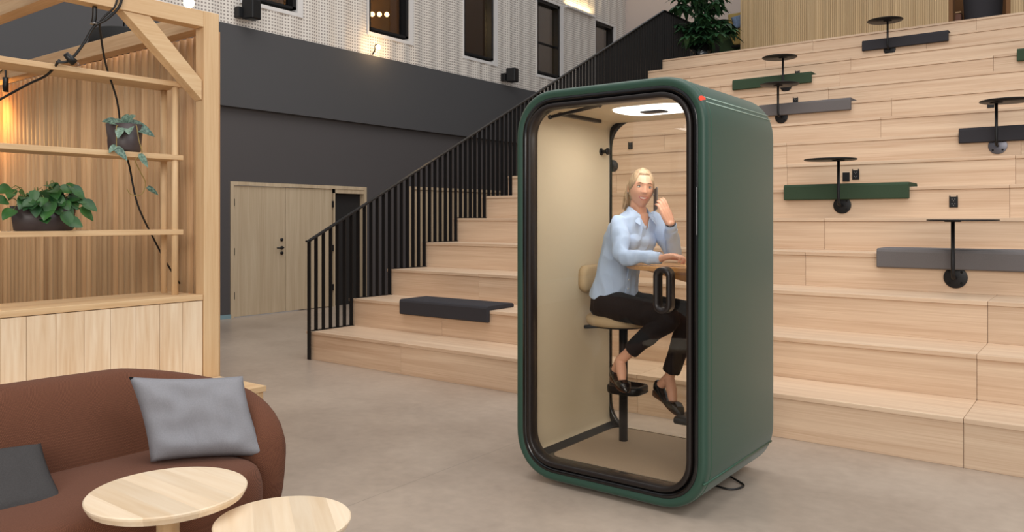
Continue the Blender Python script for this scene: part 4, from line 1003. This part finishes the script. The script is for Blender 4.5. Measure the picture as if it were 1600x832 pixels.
# ------------------------------------------------------------------ plants
def heart(m, base, dirv, nrm, L_, W_, fold=.25, droop=.3, tipc=.0):
    """heart shaped leaf: base at the petiole, growing along dirv"""
    d = V(dirv).normalized(); n_ = V(nrm); n_ = (n_-d*n_.dot(d)).normalized(); s_ = d.cross(n_); rows = []
    N1 = 9
    for i in range(N1+1):
        t = i/N1; wd = W_*(sin(pi*min(1, t**.62))**.8)*.5*(1 if t < 1 else 0)+.0006
        back = -.14*L_*(1-t)**3
        c = V(base)+d*(L_*t)-V((0, 0, 1))*(droop*L_*t*t)
        rows.append([c+s_*(wd*q_)+n_*(fold*abs(wd*q_))+d*(back*abs(q_)) for q_ in (-1, -.55, 0, .55, 1)])
    m.loft(rows, closed=False, caps=False)
rnd = random.Random(3)
# trough planter with heart leaf plant on the lower shelf
t = thing('potted_plant', 'heart leaved green plant in an oval dark trough on the lower shelf', 'plant', (-4.99, 2.0, 1.431))
def oval(cx, cy, a, b_, z, n=36): return [(cx+b_*cos(2*pi*j/n), cy+a*sin(2*pi*j/n), z) for j in range(n)]
cx, cy = -4.985, 2.035
m = MB(); m.loft([oval(cx, cy, .150, .075, 1.432), oval(cx, cy, .160, .085, 1.437), oval(cx, cy, .178, .098, 1.575), oval(cx, cy, .172, .092, 1.575), oval(cx, cy, .168, .088, 1.55)]); m.build('pot', M['pot'], t)
m = MB(); m.loft([oval(cx, cy, .168, .088, 1.553), oval(cx, cy, .10, .05, 1.562)]); m.build('soil', M['soil'], t)
m, ms = MB(), MB()
cams = V((.86, -.5, 0))
specs = []
for i in range(46):
    yy = cy+rnd.uniform(-.20, .17); zz = 1.575+rnd.uniform(.0, .11); xx = cx+rnd.uniform(-.03, .12)
    specs.append((xx, yy, zz, rnd.uniform(.055, .085)))
specs += [(cx+.11, cy-.02, 1.55, .08), (cx+.11, cy+.06, 1.53, .085), (cx+.11, cy+.09, 1.49, .08), (cx+.11, cy-.04, 1.50, .065), (cx+.10, cy-.20, 1.55, .08), (cx+.09, cy-.23, 1.60, .08), (cx+.09, cy+.17, 1.56, .085), (cx+.08, cy+.19, 1.60, .08),
          (cx, cy+.02, 1.70, .07), (cx+.01, cy+.05, 1.71, .06), (cx, cy-.01, 1.66, .08), (cx, cy+.12, 1.68, .08)]
for xx, yy, zz, L_ in specs:
    sidev = (yy-cy)/.2
    dirv = V((rnd.uniform(.1, .8), sidev+rnd.uniform(-.5, .5), rnd.uniform(-.8, .2))); nrm = cams+V((0, 0, .7))+V((rnd.uniform(-.3, .3), rnd.uniform(-.3, .3), rnd.uniform(-.2, .3)))
    heart(m, (xx, yy, zz), dirv, nrm, L_, L_*.95, .22, .25)
    ms.tube(smoothpath([(cx+rnd.uniform(-.03, .03), cy+(yy-cy)*.5, 1.555), ((cx+xx)/2, cy+(yy-cy)*.75, max(zz, 1.58)+.015), (xx, yy, zz)], 3), .0022, 6)
m.build('foliage', M['leaf'], t); ms.build('stems', M['stem'], t)
# trailing plant in the upper pot
t = thing('potted_plant', 'silver spotted trailing plant in a round dark pot on the middle shelf', 'plant', (-4.98, 2.50, 1.921))
cx, cy = -4.965, 2.500
m = MB(); m.lathe([(.05, .0), (.088, .004), (.094, .016), (.108, .175), (.103, .175), (.098, .15), (.02, .148)], (cx, cy, 1.9215), 40); m.build('pot', M['pot'], t)
MB().lathe([(.098, 2.074-1.9215), (.02, 2.078-1.9215)], (cx, cy, 1.9215), 24).build('soil', M['soil'], t)
m, ms = MB(), MB()
lv = [((cx+.03, cy-.02, 2.10), (.3, -1, .12), .11), ((cx+.05, cy-.01, 2.09), (.9, -.35, -.35), .12), ((cx+.02, cy+.02, 2.10), (.25, 1, .10), .12), ((cx+.07, cy+.04, 2.075), (.6, .9, -.25), .11), ((cx, cy, 2.11), (.4, .1, .9), .08),
      ((cx+.03, cy+.01, 2.12), (.7, .2, .6), .08), ((cx-.02, cy-.04, 2.11), (-.1, -1, .2), .09), ((cx-.02, cy+.05, 2.11), (-.1, 1, .3), .09), ((cx+.09, cy-.07, 2.06), (.6, -.5, -.6), .08), ((cx+.04, cy+.0, 2.10), (.5, -.6, .45), .08),
      ((cx+.11, cy-.11, 1.935), (.3, .5, -.5), .085), ((cx+.13, cy+.03, 1.90), (.1, .6, -.7), .075), ((cx+.02, cy+.14, 1.70), (.1, .9, -.35), .075), ((cx+.1, cy-.105, 1.95), (.2, -.7, -.5), .06)]
for b0, d0, L_ in lv: heart(m, b0, d0, cams+V((0, 0, .8)), L_, L_*.62, .25, .25)
m.build('foliage', M['leaf2'], t)
ms.tube(smoothpath([(cx+.05, cy+.02, 2.08), (cx+.105, cy+.02, 2.09), (cx+.118, cy+.03, 2.0), (cx+.12, cy+.05, 1.91), (cx+.115, cy+.01, 1.87), (cx+.08, cy+.06, 1.80), (cx+.05, cy+.11, 1.73), (cx+.04, cy+.09, 1.66), (cx+.03, cy+.03, 1.655), (cx+.03, cy+.0, 1.69)], 5), .0032, 7)
ms.tube(smoothpath([(cx+.04, cy-.05, 2.08), (cx+.09, cy-.095, 2.07), (cx+.10, cy-.10, 2.0), (cx+.11, cy-.10, 1.93), (cx+.125, cy-.06, 1.875)], 5), .0030, 7)
ms.build('vine', M['vine'], t)
# big landing plant
t = thing('potted_plant', 'tall umbrella shaped plant in a black pot on the landing beside the railing', 'plant', (-6.45, 14.75, 4.53))
cx, cy = -6.36, 14.52
MB().lathe([(.12, 0), (.19, .01), (.22, .36), (.21, .36), (.18, .32), (.02, .31)], (cx, cy, 4.532), 36).build('pot', M['blackgloss'], t)
m, ms = MB(), MB()
for i in range(95):
    a = rnd.uniform(0, 2*pi); rr = rnd.uniform(.05, .56); zz = 4.532+rnd.uniform(.45, 1.8); zz -= .25*rr
    c = V((cx+rr*cos(a), cy+rr*sin(a), zz)); out_ = V((cos(a), sin(a), .2))
    ms.tube(smoothpath([(cx+.03*cos(a), cy+.03*sin(a), zz-.35-.3*rr), (cx+rr*.5*cos(a), cy+rr*.5*sin(a), zz-.02), c], 3), .005, 5)
    for q_ in range(7):
        b_ = 2*pi*q_/7+rnd.uniform(-.2, .2); dv = V((cos(b_), sin(b_), rnd.uniform(-.45, .05)))+out_*.35
        heart(m, c, dv, (0, 0, 1), rnd.uniform(.19, .30), .105, .15, .4)
ms.tube([(cx, cy, 4.84), (cx, cy, 6.0)], .016, 8); ms.tube([(cx+.05, cy+.03, 4.84), (cx+.1, cy, 5.7)], .014, 8)
m.build('foliage', M['leaf3'], t); ms.build('stems', M['leaf3'], t)
# lounge seat on the landing
t = thing('high_back_sofa', 'green high backed lounge seat with mustard tufted back beside the landing plant', 'sofa', (-5.95, 15.9, 4.53))
MB().box(-6.42, -5.2, 15.55, 15.62, 4.55, 5.60).build('side_panel', M['sofagreen'], t, .03)
c_ = [(-6.22, 5.62), (-6.14, 5.05), (-6.07, 4.86), (-5.8, 4.84), (-5.4, 4.9), (-5.4, 5.9), (-6.22, 5.9)]
t2 = thing('lounge_chair', 'mustard tufted chair with a black base edge beside the green high back', 'chair', (-5.85, 15.4, 4.53))
MB().loft([[(x, y, z) for x, z in [(-6.12, 5.62), (-6.06, 5.15), (-6.00, 4.99), (-5.8, 4.97), (-5.5, 4.99), (-5.5, 5.62)]] for y in (15.25, 15.35)], smooth=False).build('tufted_back', M['mustard'], t2, .03, 3)
m = MB()
for i in range(4):
    for j in range(5): m.sphere((-6.0+.09*i+.04*(j % 2), 15.245, 5.1+.1*j), .014, 8, 6)
m.build('tufting_buttons', M['warmroom'], t2)
MB().box(-6.02, -5.5, 15.2, 15.4, 4.925, 4.965).build('seat_base', M['black'], t2, .01)
MB().cyl((-5.75, 15.3, 4.532), (-5.75, 15.3, 4.93), .03).build('pedestal', M['black'], t2)
m = MB(); scatter('cushion', (-5.86, 15.2, 5.42), (1, .1, .2), (-.2, -.1, 1), .26, .26, .1, M['blockblue'], 'pale blue cushion leaning on the mustard tufted chair on the landing')
